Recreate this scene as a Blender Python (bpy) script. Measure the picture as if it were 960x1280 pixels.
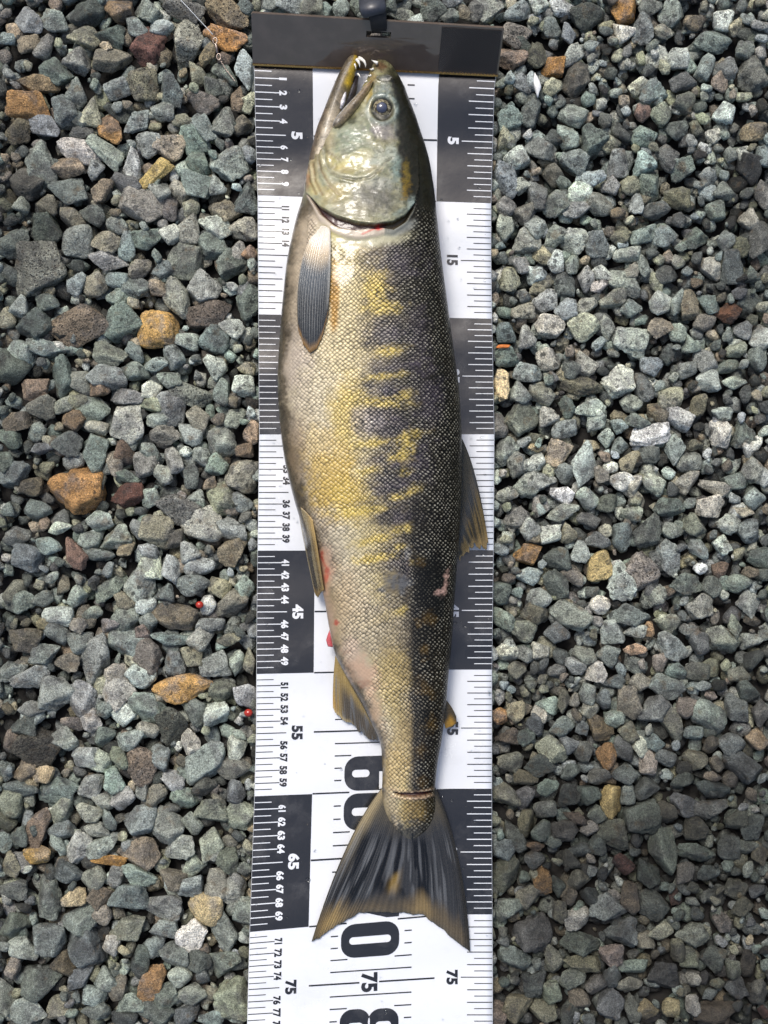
import bpy, bmesh, math, random
import numpy as np
from math import radians, sin, cos, pi

for o in list(bpy.data.objects): bpy.data.objects.remove(o)
S = bpy.context.scene
COL = S.collection
rng = np.random.RandomState(7)
random.seed(7)

# ---------------------------------------------------------------- camera, sky, sun, exposure
U = 0.000665          # metres per photograph pixel on the mat
H = 1.0               # camera height above the mat
cam = bpy.data.cameras.new('camera'); cam_o = bpy.data.objects.new('camera', cam); COL.objects.link(cam_o)
cam_o.location = (0, 0, H); cam_o.rotation_euler = (0, 0, 0)
cam.sensor_fit = 'VERTICAL'; cam.angle = 2 * math.atan(640 * U / H)
cam.clip_start = 0.01; cam.clip_end = 500
S.camera = cam_o

SUN_EL, SUN_AZ = 56.0, 338.0        # azimuth clockwise from +Y
w = bpy.data.worlds.new('World'); S.world = w; w.use_nodes = True
nt = w.node_tree; nt.nodes.clear()
sky = nt.nodes.new('ShaderNodeTexSky'); sky.sky_type = 'NISHITA'; sky.sun_disc = False
sky.sun_elevation = radians(SUN_EL); sky.sun_rotation = radians(SUN_AZ)
sky.air_density = 1.0; sky.dust_density = 4.0; sky.ozone_density = 0.6
bg = nt.nodes.new('ShaderNodeBackground'); bg.inputs[1].default_value = 0.098
out = nt.nodes.new('ShaderNodeOutputWorld')
nt.links.new(sky.outputs[0], bg.inputs[0]); nt.links.new(bg.outputs[0], out.inputs[0])
sl = bpy.data.lights.new('sun', 'SUN'); sl.energy = 1.5; sl.angle = radians(18); sl.color = (1.0, 0.97, 0.92)
so = bpy.data.objects.new('sun', sl); COL.objects.link(so)
so.rotation_euler = (radians(90 - SUN_EL), 0, -radians(SUN_AZ) + pi)
S.view_settings.view_transform = 'Standard'; S.view_settings.look = 'None'
S.view_settings.gamma = 1.0; S.view_settings.use_curve_mapping = False
S.view_settings.exposure = 0.78
S.cycles.max_bounces = 6; S.cycles.use_denoising = True

# ---------------------------------------------------------------- helpers
def P(px, py, z):
    """the place at height z that stands at photograph position (px, py)"""
    k = (H - np.asarray(z, float)) / H * U
    return np.stack(np.broadcast_arrays((np.asarray(px, float) - 480) * k, (640 - np.asarray(py, float)) * k, np.asarray(z, float)), -1)

def to_px(V):
    k = H / (H - V[:, 2]) / U
    return 480 + V[:, 0] * k, 640 - V[:, 1] * k

def lin(c):
    c = np.asarray(c, float) / 255.0
    return np.where(c <= 0.04045, c / 12.92, ((c + 0.055) / 1.055) ** 2.4)

def sm(e0, e1, x):
    t = np.clip((np.asarray(x, float) - e0) / (e1 - e0), 0, 1)
    return t * t * (3 - 2 * t)

_lat = np.random.RandomState(3).rand(512, 512)
def vnoise(x, y):
    x = np.asarray(x, float); y = np.asarray(y, float)
    xi = np.floor(x).astype(int); yi = np.floor(y).astype(int)
    fx = x - xi; fy = y - yi
    fx = fx * fx * (3 - 2 * fx); fy = fy * fy * (3 - 2 * fy)
    a = _lat[xi % 512, yi % 512]; b = _lat[(xi + 1) % 512, yi % 512]
    c = _lat[xi % 512, (yi + 1) % 512]; d = _lat[(xi + 1) % 512, (yi + 1) % 512]
    return (a * (1 - fx) + b * fx) * (1 - fy) + (c * (1 - fx) + d * fx) * fy
def fbm(x, y, n=4):
    s = 0; a = 0.5; t = 0
    for i in range(n):
        s = s + a * vnoise(x * 2 ** i + 17 * i, y * 2 ** i + 31 * i); t += a; a *= 0.55
    return s / t

def mesh_np(name, V, F, smooth=True):
    V = np.asarray(V, np.float32); F = np.asarray(F, np.int32)
    me = bpy.data.meshes.new(name); n = F.shape[1]
    me.vertices.add(len(V)); me.vertices.foreach_set('co', V.ravel())
    me.loops.add(F.size); me.loops.foreach_set('vertex_index', F.ravel())
    me.polygons.add(len(F)); me.polygons.foreach_set('loop_start', np.arange(0, F.size, n, dtype=np.int32))
    me.update(calc_edges=True)
    me.polygons.foreach_set('use_smooth', np.full(len(F), smooth)); me.update()
    return me

def add_col(me, C, name='col'):
    C = np.asarray(C, np.float32)
    if C.shape[1] == 3: C = np.concatenate([C, np.ones((len(C), 1), np.float32)], 1)
    a = me.color_attributes.new(name, 'FLOAT_COLOR', 'POINT'); a.data.foreach_set('color', C.ravel())
def add_f(me, A, name):
    a = me.attributes.new(name, 'FLOAT', 'POINT'); a.data.foreach_set('value', np.asarray(A, np.float32))
def add_v(me, A, name):
    a = me.attributes.new(name, 'FLOAT_VECTOR', 'POINT'); a.data.foreach_set('vector', np.asarray(A, np.float32).ravel())

def obj(name, me, mat=None, parent=None):
    o = bpy.data.objects.new(name, me); COL.objects.link(o)
    if mat is not None and me is not None and not me.materials: me.materials.append(mat)
    if parent is not None: o.parent = parent
    return o
def tag(o, label=None, cat=None, group=None, kind=None):
    if label: o['label'] = label
    if cat: o['category'] = cat
    if group: o['group'] = group
    if kind: o['kind'] = kind
    return o
def empty(name, loc=(0, 0, 0)):
    o = bpy.data.objects.new(name, None); COL.objects.link(o); o.location = loc
    o.empty_display_size = 0.02; return o

def grid_faces(nr, nc, wrap=False):
    r = np.arange(nr - 1)[:, None]; m = nc if wrap else nc - 1
    c = np.arange(m)[None, :]; c1 = (c + 1) % nc
    return np.stack([r * nc + c, r * nc + c1, (r + 1) * nc + c1, (r + 1) * nc + c], -1).reshape(-1, 4)

class NT:
    """small node-tree writer"""
    def __init__(s, name):
        s.m = bpy.data.materials.new(name); s.m.use_nodes = True; s.t = s.m.node_tree
        s.p = s.t.nodes['Principled BSDF']
    def n(s, typ, **kw):
        nd = s.t.nodes.new(typ)
        for k, v in kw.items(): setattr(nd, k, v)
        return nd
    def link(s, a, b): s.t.links.new(a, b)
    def val(s, sock, v):
        if isinstance(v, (int, float, tuple, list)): sock.default_value = v
        else: s.link(v, sock)
    def math(s, op, a, b=0.0, c=None, clamp=False):
        nd = s.n('ShaderNodeMath', operation=op, use_clamp=clamp)
        s.val(nd.inputs[0], a); s.val(nd.inputs[1], b)
        if c is not None: s.val(nd.inputs[2], c)
        return nd.outputs[0]
    def mix(s, f, a, b, mode='MIX'):
        nd = s.n('ShaderNodeMix', data_type='RGBA', blend_type=mode)
        s.val(nd.inputs[0], f); s.val(nd.inputs[6], a); s.val(nd.inputs[7], b)
        return nd.outputs[2]
    def rng(s, v, a, b, c=0.0, d=1.0, smooth=False):
        nd = s.n('ShaderNodeMapRange', interpolation_type='SMOOTHSTEP' if smooth else 'LINEAR')
        s.val(nd.inputs[0], v)
        for i, x in enumerate((a, b, c, d)): s.val(nd.inputs[1 + i], x)
        return nd.outputs[0]
    def noise(s, vec, scale, detail=3.0, rough=0.55):
        nd = s.n('ShaderNodeTexNoise'); nd.inputs['Scale'].default_value = scale
        nd.inputs['Detail'].default_value = detail; nd.inputs['Roughness'].default_value = rough
        if vec is not None: s.link(vec, nd.inputs['Vector'])
        return nd.outputs['Fac']
    def pos(s): return s.n('ShaderNodeNewGeometry').outputs['Position']
    def attr(s, name): return s.n('ShaderNodeAttribute', attribute_name=name)
    def bump(s, h, strength=0.5, dist=0.001, normal=None):
        nd = s.n('ShaderNodeBump'); s.val(nd.inputs['Height'], h)
        nd.inputs['Strength'].default_value = strength; nd.inputs['Distance'].default_value = dist
        if normal is not None: s.link(normal, nd.inputs['Normal'])
        return nd.outputs[0]
    def set(s, **kw):
        for k, v in kw.items(): s.val(s.p.inputs[k.replace('_', ' ')], v)

def simple_mat(name, rgb, rough=0.5, metallic=0.0, spec=0.5, nscale=400, namt=0.2, bump=0.15, bdist=0.0004):
    m = NT(name); c = lin(rgb)
    n = m.noise(m.pos(), nscale)
    f = m.rng(n, 0.25, 0.75, 1 - namt, 1 + namt)
    col = m.n('ShaderNodeVectorMath', operation='SCALE'); col.inputs[0].default_value = tuple(c); m.link(f, col.inputs['Scale'])
    m.link(col.outputs[0], m.p.inputs['Base Color'])
    m.set(Roughness=m.rng(n, 0.3, 0.7, max(rough - 0.08, 0.02), min(rough + 0.08, 1)), Metallic=metallic)
    m.p.inputs['Specular IOR Level'].default_value = spec
    if bump: m.link(m.bump(n, bump, bdist), m.p.inputs['Normal'])
    return m.m

# ---------------------------------------------------------------- the ruler mat: shape of the sheet
V_L = [-.4, 0, 1, 5, 10, 20, 30, 40, 45, 50, 55, 60, 65, 70, 75, 80, 90, 104]
Y_L = [72, 79, 97, 168, 244, 392.6, 543, 688, 765, 842.5, 917, 995, 1080, 1165, 1237, 1315, 1470, 1690]
X_L = [317, 317, 318, 319.5, 322, 323, 324, 322, 321, 320.5, 320, 318, 315, 312, 310, 308, 305, 303]
V_R = [-.4, 0, 1, 5, 10, 15, 20, 30, 40, 45, 50, 55, 60, 65, 70, 75, 80, 90, 104]
Y_R = [86, 93, 111, 177.6, 254, 326.4, 398, 542.8, 687.5, 763, 837, 910, 985.6, 1065, 1143, 1221.5, 1300, 1455, 1672]
X_R = [621, 620, 618, 616, 614, 614, 615, 618, 617, 616, 615, 615, 615, 615, 615.5, 616, 616, 617, 618]
def mat_px(u, v):
    u = np.asarray(u, float); v = np.asarray(v, float)
    yl = np.interp(v, V_L, Y_L); yr = np.interp(v, V_R, Y_R); xl = np.interp(v, V_L, X_L); xr = np.interp(v, V_R, X_R)
    s = np.clip(u / 0.82, -0.1, 1)
    s = np.where(v < 30, u, s)
    return xl + (xr - xl) * u, yl + (yr - yl) * s
def mat_z(u, v):
    z = 0.011 * np.exp(-(np.maximum(v, 0) / 4.5) ** 2) + 0.012 * sm(56, 84, v) * np.clip(1 - u, 0, 1) ** 1.6
    z = z + 0.0005 * (np.sin(v * 0.55 + 2 * u) + 0.6 * np.sin(v * 1.27 + 1.3 + 4 * u)) * (0.35 + np.abs(u - 0.5) * 1.6)
    return z + 0.001
def MAT(u, v, dz=0.0):
    u, v = np.broadcast_arrays(np.asarray(u, float), np.asarray(v, float))
    px, py = mat_px(u, v); return P(px, py, mat_z(u, v) + dz)

# ---------------------------------------------------------------- the gravel
# every stone that can be told apart: tile-x : tile-y : width : height : turn : colours ( ! name of a stone that stands out )
TILES = [
((0, 0, 2.909), """105:75:105:85:20:b 320:55:110:100:0:d 435:35:115:90:0:n!brown_blocky_stone_at_the_photo's_top_edge 540:40:100:80:0:gd 670:35:140:70:15:le 825:45:170:90:30:nl!rust-brown_pitted_stone_beside_the_board 820:140:150:75:20:o!amber_wedge_stone_beside_the_board 305:135:110:70:10:e 395:125:110:75:15:t 495:100:80:65:20:t
590:105:80:60:0:g 545:170:110:130:0:rd!dark_red_and_grey_stone 665:150:180:130:120:lp!big_grey_pitted_triangular_stone 205:80:100:70:30:g 160:165:100:70:130:mg 105:160:80:60:140:n 385:165:50:35:20:yw!tiny_cream_chip 410:220:130:75:-5:nd 205:260:110:85:25:t 280:220:95:85:0:mg 140:305:135:65:10:on
280:340:105:75:100:g 430:325:95:85:20:b 530:310:120:110:60:nl 620:330:120:80:80:b 715:265:85:55:70:e 755:200:85:50:110:yn 820:275:100:50:50:g 890:255:130:65:80:b 770:320:85:60:50:g 740:375:110:75:25:mr 865:360:80:55:110:nr 905:375:70:55:90:e 115:390:160:110:15:on!black_and_yellow_speckled_stone
65:480:80:85:0:n 240:410:115:90:60:t 165:465:120:80:40:b 340:410:100:75:110:e 445:410:120:70:5:d 595:410:90:70:40:b 500:445:110:75:130:b 400:465:120:80:45:on!brown-orange_wedge_stone 300:485:75:50:0:d 665:440:70:45:0:e 740:465:110:75:50:b 815:445:110:75:90:g 885:455:75:65:0:nd
285:550:140:80:10:wn!pinkish_white_oval_stone 385:550:140:65:40:gt 150:605:160:90:80:g 245:610:120:70:15:n 350:615:80:55:90:bd 480:605:130:65:90:g 540:525:90:85:40:g 620:535:110:90:0:ne 700:510:110:75:60:t 565:630:130:55:-35:yn!tan_pointed_stone 725:595:90:75:20:t 840:600:130:100:-25:g!large_plain_grey_block
375:695:90:65:-40:n 255:695:135:90:5:db 455:670:105:70:30:bm 585:695:80:75:0:g 660:700:75:85:0:eg 715:670:130:90:35:b 790:670:65:70:0:g 905:720:110:80:110:t 525:755:160:100:15:bn 620:760:85:55:80:m 695:755:75:60:110:e 815:770:105:85:20:ne 75:745:60:60:0:p 175:750:70:70:0:e 95:670:105:95:30:m
55:890:110:90:-20:t 165:835:105:95:60:t 265:795:100:60:30:e 330:780:100:70:20:t 425:820:80:65:20:g 385:880:95:85:0:e 290:880:120:110:-50:g 540:870:110:70:0:t 620:850:75:70:20:pe 690:840:70:110:90:m 770:900:110:95:40:g 675:950:120:120:0:g 780:820:120:75:25:g 890:835:100:75:0:mn
150:985:170:180:0:lp!big_dark_grey_pitted_block 395:950:130:65:10:mb 460:895:100:55:90:b 510:980:85:70:-20:mn 590:980:70:60:0:b 835:965:110:90:-50:g 905:920:50:50:0:o 640:1085:150:80:70:m 740:1045:115:120:0:bp 575:1050:75:55:40:n 500:1050:105:75:5:t 345:1040:85:80:-30:e 280:1035:65:80:90:b
430:1020:80:60:20:bt 430:1085:80:70:0:t 170:1100:90:60:20:t 60:1115:80:75:0:g 130:1185:115:95:-30:t 760:1150:155:85:-15:nl 445:1180:140:120:-50:t 575:1205:145:140:40:oy!star-shaped_orange_stone_with_pits 290:1190:220:140:10:ln!long_brown_pitted_slab 840:1195:85:60:20:p 900:1100:120:80:110:t 680:1240:80:60:10:t 780:1240:110:100:70:bt"""),
((300, 0, 2.8235), """180:20:100:58:0:b 110:14:60:50:0:dt 255:25:75:65:0:de 300:35:55:60:0:t 360:30:55:75:0:gd 410:25:50:60:0:d 575:50:105:50:0:eg 680:35:92:85:0:b 735:55:72:50:10:tb 790:45:50:65:70:dn 750:5:75:40:0:bd 830:40:60:75:80:gd 880:35:100:95:0:ge 520:20:60:60:0:t 640:8:60:40:0:gd 20:25:60:60:0:td"""),
((0, 420, 2.909), """75:65:95:90:0:g 170:45:140:60:15:b 35:110:130:120:30:t 400:65:120:75:10:ge 490:60:60:75:0:t 630:75:85:80:30:b 690:30:80:60:0:t 780:110:90:80:40:pg 785:35:100:80:20:pg 225:150:90:145:95:td 285:170:80:85:0:ge 390:155:130:95:20:bm 490:135:100:75:30:gt 620:160:95:65:5:t 565:105:90:50:0:g
130:190:100:80:-20:n 360:200:70:70:20:no 330:260:125:90:35:bp 460:220:120:65:0:md 550:195:75:55:-15:ep 545:250:90:50:0:e 695:215:150:75:10:ml 805:205:95:55:90:g 890:180:85:75:20:pw 150:265:95:85:-10:m 235:250:80:55:-35:ge 60:310:95:65:-10:ne 270:310:80:70:0:on 355:335:80:55:-10:eg
460:325:110:130:80:p!pale_grey_flat_rectangular_stone 630:260:110:130:80:mb 725:305:90:65:50:ep 855:300:85:65:-30:pe 600:365:100:80:10:mn 695:355:95:70:40:g 810:385:110:100:50:pg 575:305:80:55:0:g 915:350:60:80:100:no 890:415:60:50:0:nr 240:400:105:85:5:bd 135:350:60:70:0:g 170:378:30:28:0:yw 155:410:75:40:0:b
340:430:90:130:100:t 35:375:75:70:0:t 20:460:60:75:0:g 55:505:105:95:-20:b 115:550:80:65:-15:n 285:555:190:165:20:on!biggest_rust-orange_rock 410:465:75:90:0:mn 455:430:80:75:30:kn 525:465:85:95:30:ge 545:425:80:60:40:g 630:455:95:70:40:ge 695:500:60:100:100:dg 735:440:55:75:60:g 785:470:70:80:-50:t
590:505:65:70:0:g 460:510:95:40:20:t 460:580:125:80:-5:kr!dark_maroon_stone 550:590:60:70:0:pt 640:630:160:100:15:ml 890:510:130:110:-35:eg 810:595:100:110:50:e 880:605:75:65:10:b 705:585:70:50:0:g 765:540:45:55:-40:n 140:635:90:65:10:b 215:700:80:45:0:pw 65:730:90:70:0:md 365:675:95:70:20:t 495:700:55:70:0:b
325:745:75:60:0:gt 415:735:115:75:-15:pb 570:700:110:110:20:ne 635:740:85:60:-40:nm 460:775:70:45:-35:n 740:690:130:130:45:pt!large_pale_green_angular_stone 845:705:110:70:40:g 845:785:95:100:0:en 175:765:90:60:15:t 275:790:70:120:60:rm!red_and_grey_slanted_stone 105:805:110:100:0:bt 355:795:110:45:20:bg
540:785:65:60:0:bd 555:840:80:95:60:pe 675:795:85:80:-40:p 625:845:80:95:60:bg 725:840:100:65:0:gd 510:890:110:130:30:gp 400:915:130:65:-45:g 285:945:75:75:0:gt 700:905:120:75:0:gt 800:915:75:75:0:en 890:915:70:85:0:t 65:960:125:85:-10:gt 155:955:80:50:-30:gd 595:935:70:65:0:bd 450:960:80:55:20:e
530:980:70:60:0:gb 840:980:130:95:-15:mn 635:1020:155:85:10:en 755:980:55:75:100:pm 215:1015:105:65:10:pb 335:1010:70:55:0:gm 455:1030:95:80:-10:ge 160:1045:45:50:0:ny 285:1055:60:55:0:np 210:1085:85:85:0:b 100:1105:105:90:-10:nd 295:1110:90:80:-20:gd 400:1055:70:50:0:m 540:1040:65:60:0:g
520:1075:50:50:0:mr 455:1110:125:105:20:bp 765:1050:95:45:0:g 625:1100:140:45:0:td 725:1105:80:90:20:pg 830:1105:90:45:0:e 160:1155:110:85:-30:gt 345:1175:100:180:105:g 535:1165:100:120:80:gn 245:1190:95:65:0:nd 635:1185:70:95:80:dt 700:1165:90:70:20:e 780:1195:100:85:-10:tg 865:1185:60:85:90:ge
45:1220:110:75:-30:g 430:1230:95:80:30:mn 510:1240:100:75:20:gb 110:1245:130:80:-20:bg 905:1185:40:90:90:e"""),
((0, 840, 2.909), """105:45:140:110:-30:g 200:80:110:120:-50:gd 115:135:90:60:0:g 300:100:90:125:100:gt 430:60:95:140:70:ge 520:25:100:70:30:td 540:135:140:115:10:tb 665:60:195:95:-8:oy!smooth_yellow-orange_oblong_pebble 810:65:90:75:0:ge 895:85:75:95:60:bg 620:195:110:150:100:l 715:150:80:95:0:db 790:155:90:105:30:p
330:175:70:80:40:wn!small_pinkish_striped_stone 395:130:75:70:0:g 450:155:70:75:40:pg 265:185:85:55:40:nm 240:240:95:80:10:pg 370:240:80:80:0:td 80:195:100:90:0:d 135:280:160:130:10:kl!jagged_black_pitted_stone 45:255:60:80:0:nd 475:250:100:65:-10:gt 540:210:80:55:0:et 310:310:95:95:40:g 360:325:85:80:-20:eg
430:315:70:75:0:et 510:345:120:130:0:ln!brown-grey_pitted_stone_with_rusty_corner 590:310:70:95:60:b 690:270:70:110:100:pe 740:330:190:110:-50:g!long_slanted_grey_slab 860:270:85:85:-30:g 845:350:130:75:0:ge 160:375:80:60:-20:yn 20:360:60:70:0:t 85:365:80:60:0:en 75:425:120:60:10:td 210:430:145:100:-20:tb
335:415:95:75:-40:mb!small_purple-grey_smooth_stone 415:395:85:80:30:t 35:475:80:90:0:eg 230:500:105:80:-30:ep 445:460:90:75:0:pg 375:470:70:55:0:gp 565:450:70:85:-50:ep 515:430:40:70:90:g 630:395:80:70:0:g 675:460:100:80:10:t 745:420:85:65:-10:md 855:435:70:75:0:bd 770:505:110:90:-15:et
870:520:100:90:20:eg 505:540:115:110:10:t 325:510:85:65:0:pe 355:575:90:55:30:ge 230:580:95:80:30:tb 395:535:50:80:80:td 610:555:105:130:70:g 700:550:70:75:0:gd 765:630:90:115:100:ep 655:645:115:80:-25:pg 505:655:140:105:10:ne 375:635:120:65:-15:bm 390:685:140:45:0:o!flat_rust_stone_half_buried 140:570:75:140:95:nm!upright_pinkish-brown_stone
75:600:60:80:0:t 135:665:105:65:0:yo!knobbly_yellow-ochre_stone 40:695:75:90:0:ne 285:640:75:105:-60:gp 210:630:50:75:80:g 240:720:120:80:0:kb!black_white-flecked_stone 20:540:80:75:0:ed 15:620:60:70:0:t 340:750:80:85:0:ge 420:740:60:80:0:g 505:740:120:65:15:gt 625:750:90:95:-40:ne 705:705:80:75:0:g
830:695:80:100:90:ge 695:785:95:90:-20:b 790:770:75:100:100:ed 850:790:80:105:-60:ge 50:795:110:75:-10:dg 180:820:85:145:90:gt 470:820:130:110:-10:td 365:810:85:75:-35:n 270:825:85:60:-20:yn 595:855:130:95:0:gd 750:860:120:105:0:yp!cream_rounded_stone 370:885:65:75:0:ne 295:895:100:115:-50:bt
695:960:100:115:20:w!white_quartz_stone 815:945:90:140:90:g 885:865:70:85:0:gd 600:935:95:70:0:tg 465:940:130:90:-20:eg 50:930:110:100:0:gb 175:970:120:105:20:bt 315:990:150:130:20:db!large_dark_slate_slab 405:995:60:75:0:wd 80:1010:80:100:60:g 565:1000:65:80:0:gb 635:1030:110:80:40:g 715:1045:100:80:0:td
820:1065:110:90:-10:dt 45:1070:65:80:0:nd 150:1130:130:120:10:g 230:1060:85:85:0:n 290:1110:110:70:-45:bd 385:1115:90:80:0:t 510:1055:60:120:100:td 430:1150:80:70:-30:ng 550:1140:85:150:100:no!upright_rusty_brown_stone 655:1110:80:70:0:gd 700:1175:95:75:0:eg 600:1170:95:90:-40:td 345:1180:80:75:0:bt
350:1230:100:60:0:gb 205:1225:90:80:-30:ng 100:1230:130:85:15:bg 20:1180:80:120:60:gt 565:1240:130:90:0:td 475:1210:90:75:-30:gd 680:1250:85:65:0:bd 765:1260:90:60:0:t 455:1260:90:60:0:d 850:1190:120:160:90:eg!large_olive_stone_at_the_mat's_lower_left_corner"""),
((620, 0, 2.8235), """75:40:100:70:-20:b 150:15:60:60:60:p 240:30:100:60:0:gb 320:60:120:90:0:d 460:40:90:85:-40:o!bright_orange_stone_at_the_photo's_top_edge 450:105:65:75:60:we 515:100:75:110:90:db 595:110:75:50:0:e 620:50:90:110:90:dt 545:30:80:70:0:d 700:80:75:55:0:n 800:75:75:75:20:tw 765:150:120:70:5:td!dark_green_oval_stone
70:125:110:95:-10:l!dark_pitted_stone_at_the_board's_right_end 55:195:105:85:-15:nm!brown_block_at_the_board's_right_corner 205:240:95:75:-25:o!orange_stone_near_the_board 145:195:75:90:60:ed 280:285:95:120:90:ed 95:300:60:80:60:b 200:310:65:65:0:e 195:100:60:75:60:bd 255:120:50:75:60:b 270:200:55:85:-50:g 355:175:45:65:90:g
570:205:90:75:20:gp 645:205:75:75:0:gp 660:290:90:60:-10:dg 660:365:75:75:0:ed 550:335:85:95:-50:tb 505:305:75:65:0:ep 735:240:70:90:90:b 815:245:80:75:30:db 790:290:60:70:0:nd 905:265:110:120:0:dm!big_dark_mauve_stone_near_the_right_edge 900:125:110:55:0:te 935:185:50:60:0:p 880:180:65:60:0:td 845:100:60:65:0:ne
50:425:85:110:-60:t 125:400:65:100:90:dt 270:410:90:75:20:gb 35:490:65:85:90:e 160:525:110:85:10:dg 75:560:90:75:-20:pb 250:485:80:80:0:gd 330:510:100:120:-50:gt 275:575:105:90:15:dg 395:500:75:80:30:e 520:480:90:75:-20:td 435:470:55:80:60:md 430:580:75:100:90:gm 510:585:90:80:-40:tb 580:405:70:80:0:ed
640:455:75:70:-30:dg 800:400:75:80:0:bp 515:400:55:60:0:rn 765:475:55:60:30:ep 910:465:95:65:-20:en!olive_oval_stone_near_the_right_edge 890:600:85:110:90:dk 655:590:80:100:-60:tk 745:630:65:75:0:dg 800:675:90:65:-10:gm 945:550:60:80:0:bd 610:560:65:90:60:gd 85:655:70:60:0:pe 200:620:75:80:0:de 35:635:80:130:80:bd 240:650:50:60:0:t
330:630:110:55:-15:b 405:655:55:65:0:pb 475:655:65:75:30:e 550:655:100:100:-45:td 300:685:90:80:0:tw 210:720:90:100:30:pw 140:695:90:90:20:bd 285:740:100:60:0:g 370:720:90:80:0:dm 495:720:50:80:90:g 565:745:95:60:0:d 640:700:100:70:10:en 775:745:75:70:0:td 895:775:75:70:20:ng 945:690:60:100:90:dm 90:745:80:75:30:ep
35:730:70:70:0:g 140:800:80:80:30:g 30:805:60:85:0:ge 105:855:100:95:-20:pe 210:835:60:85:-50:g 275:850:95:90:25:pg 355:865:85:100:60:db 440:835:75:70:0:e 520:830:100:60:-30:t 595:835:85:70:0:b 710:840:105:75:0:t 810:850:70:75:0:bg 865:875:60:70:0:e 930:850:80:130:90:d 165:900:70:65:0:en 90:935:75:60:10:pw
215:925:65:75:-30:g 270:935:50:70:90:tp 465:900:100:60:-25:pt 520:940:40:80:90:td 475:960:55:60:0:gn 45:985:75:85:0:e 140:970:70:70:-40:bg 320:985:60:90:90:g 240:1005:75:85:0:tg 370:1010:65:50:0:wn 455:1000:120:75:20:pd 375:970:70:50:40:g 600:975:75:75:40:gd 565:1000:45:80:70:e 760:950:70:80:90:we!white_and_tan_chip 835:945:75:120:90:bd
905:970:55:60:0:d 180:1065:75:90:-40:pb 95:1100:85:55:-10:np 155:1010:90:60:-20:e 410:1060:100:60:-25:eg 475:1090:75:65:-10:bp 320:1080:60:70:30:pe 255:1095:80:70:-45:tb 575:1075:75:85:20:gp 640:1070:50:100:100:gd 685:1075:65:100:90:ne 750:1075:70:70:0:bt 820:1105:95:70:0:rn!reddish-brown_stone_right_of_the_fish's_flank 890:1075:85:100:20:td
190:1150:100:90:-10:ep 310:1155:110:100:0:pn!pale_round_speckled_stone 395:1165:50:100:90:tp 475:1200:120:100:20:pt!large_pale_green-grey_stone 580:1160:90:75:0:ne 110:1180:65:100:90:gp 35:1180:80:75:40:b 640:1175:60:70:0:gt 690:1210:60:70:0:g 735:1140:70:60:0:ng 870:1170:60:60:0:bg 940:1195:90:100:0:g"""),
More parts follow.
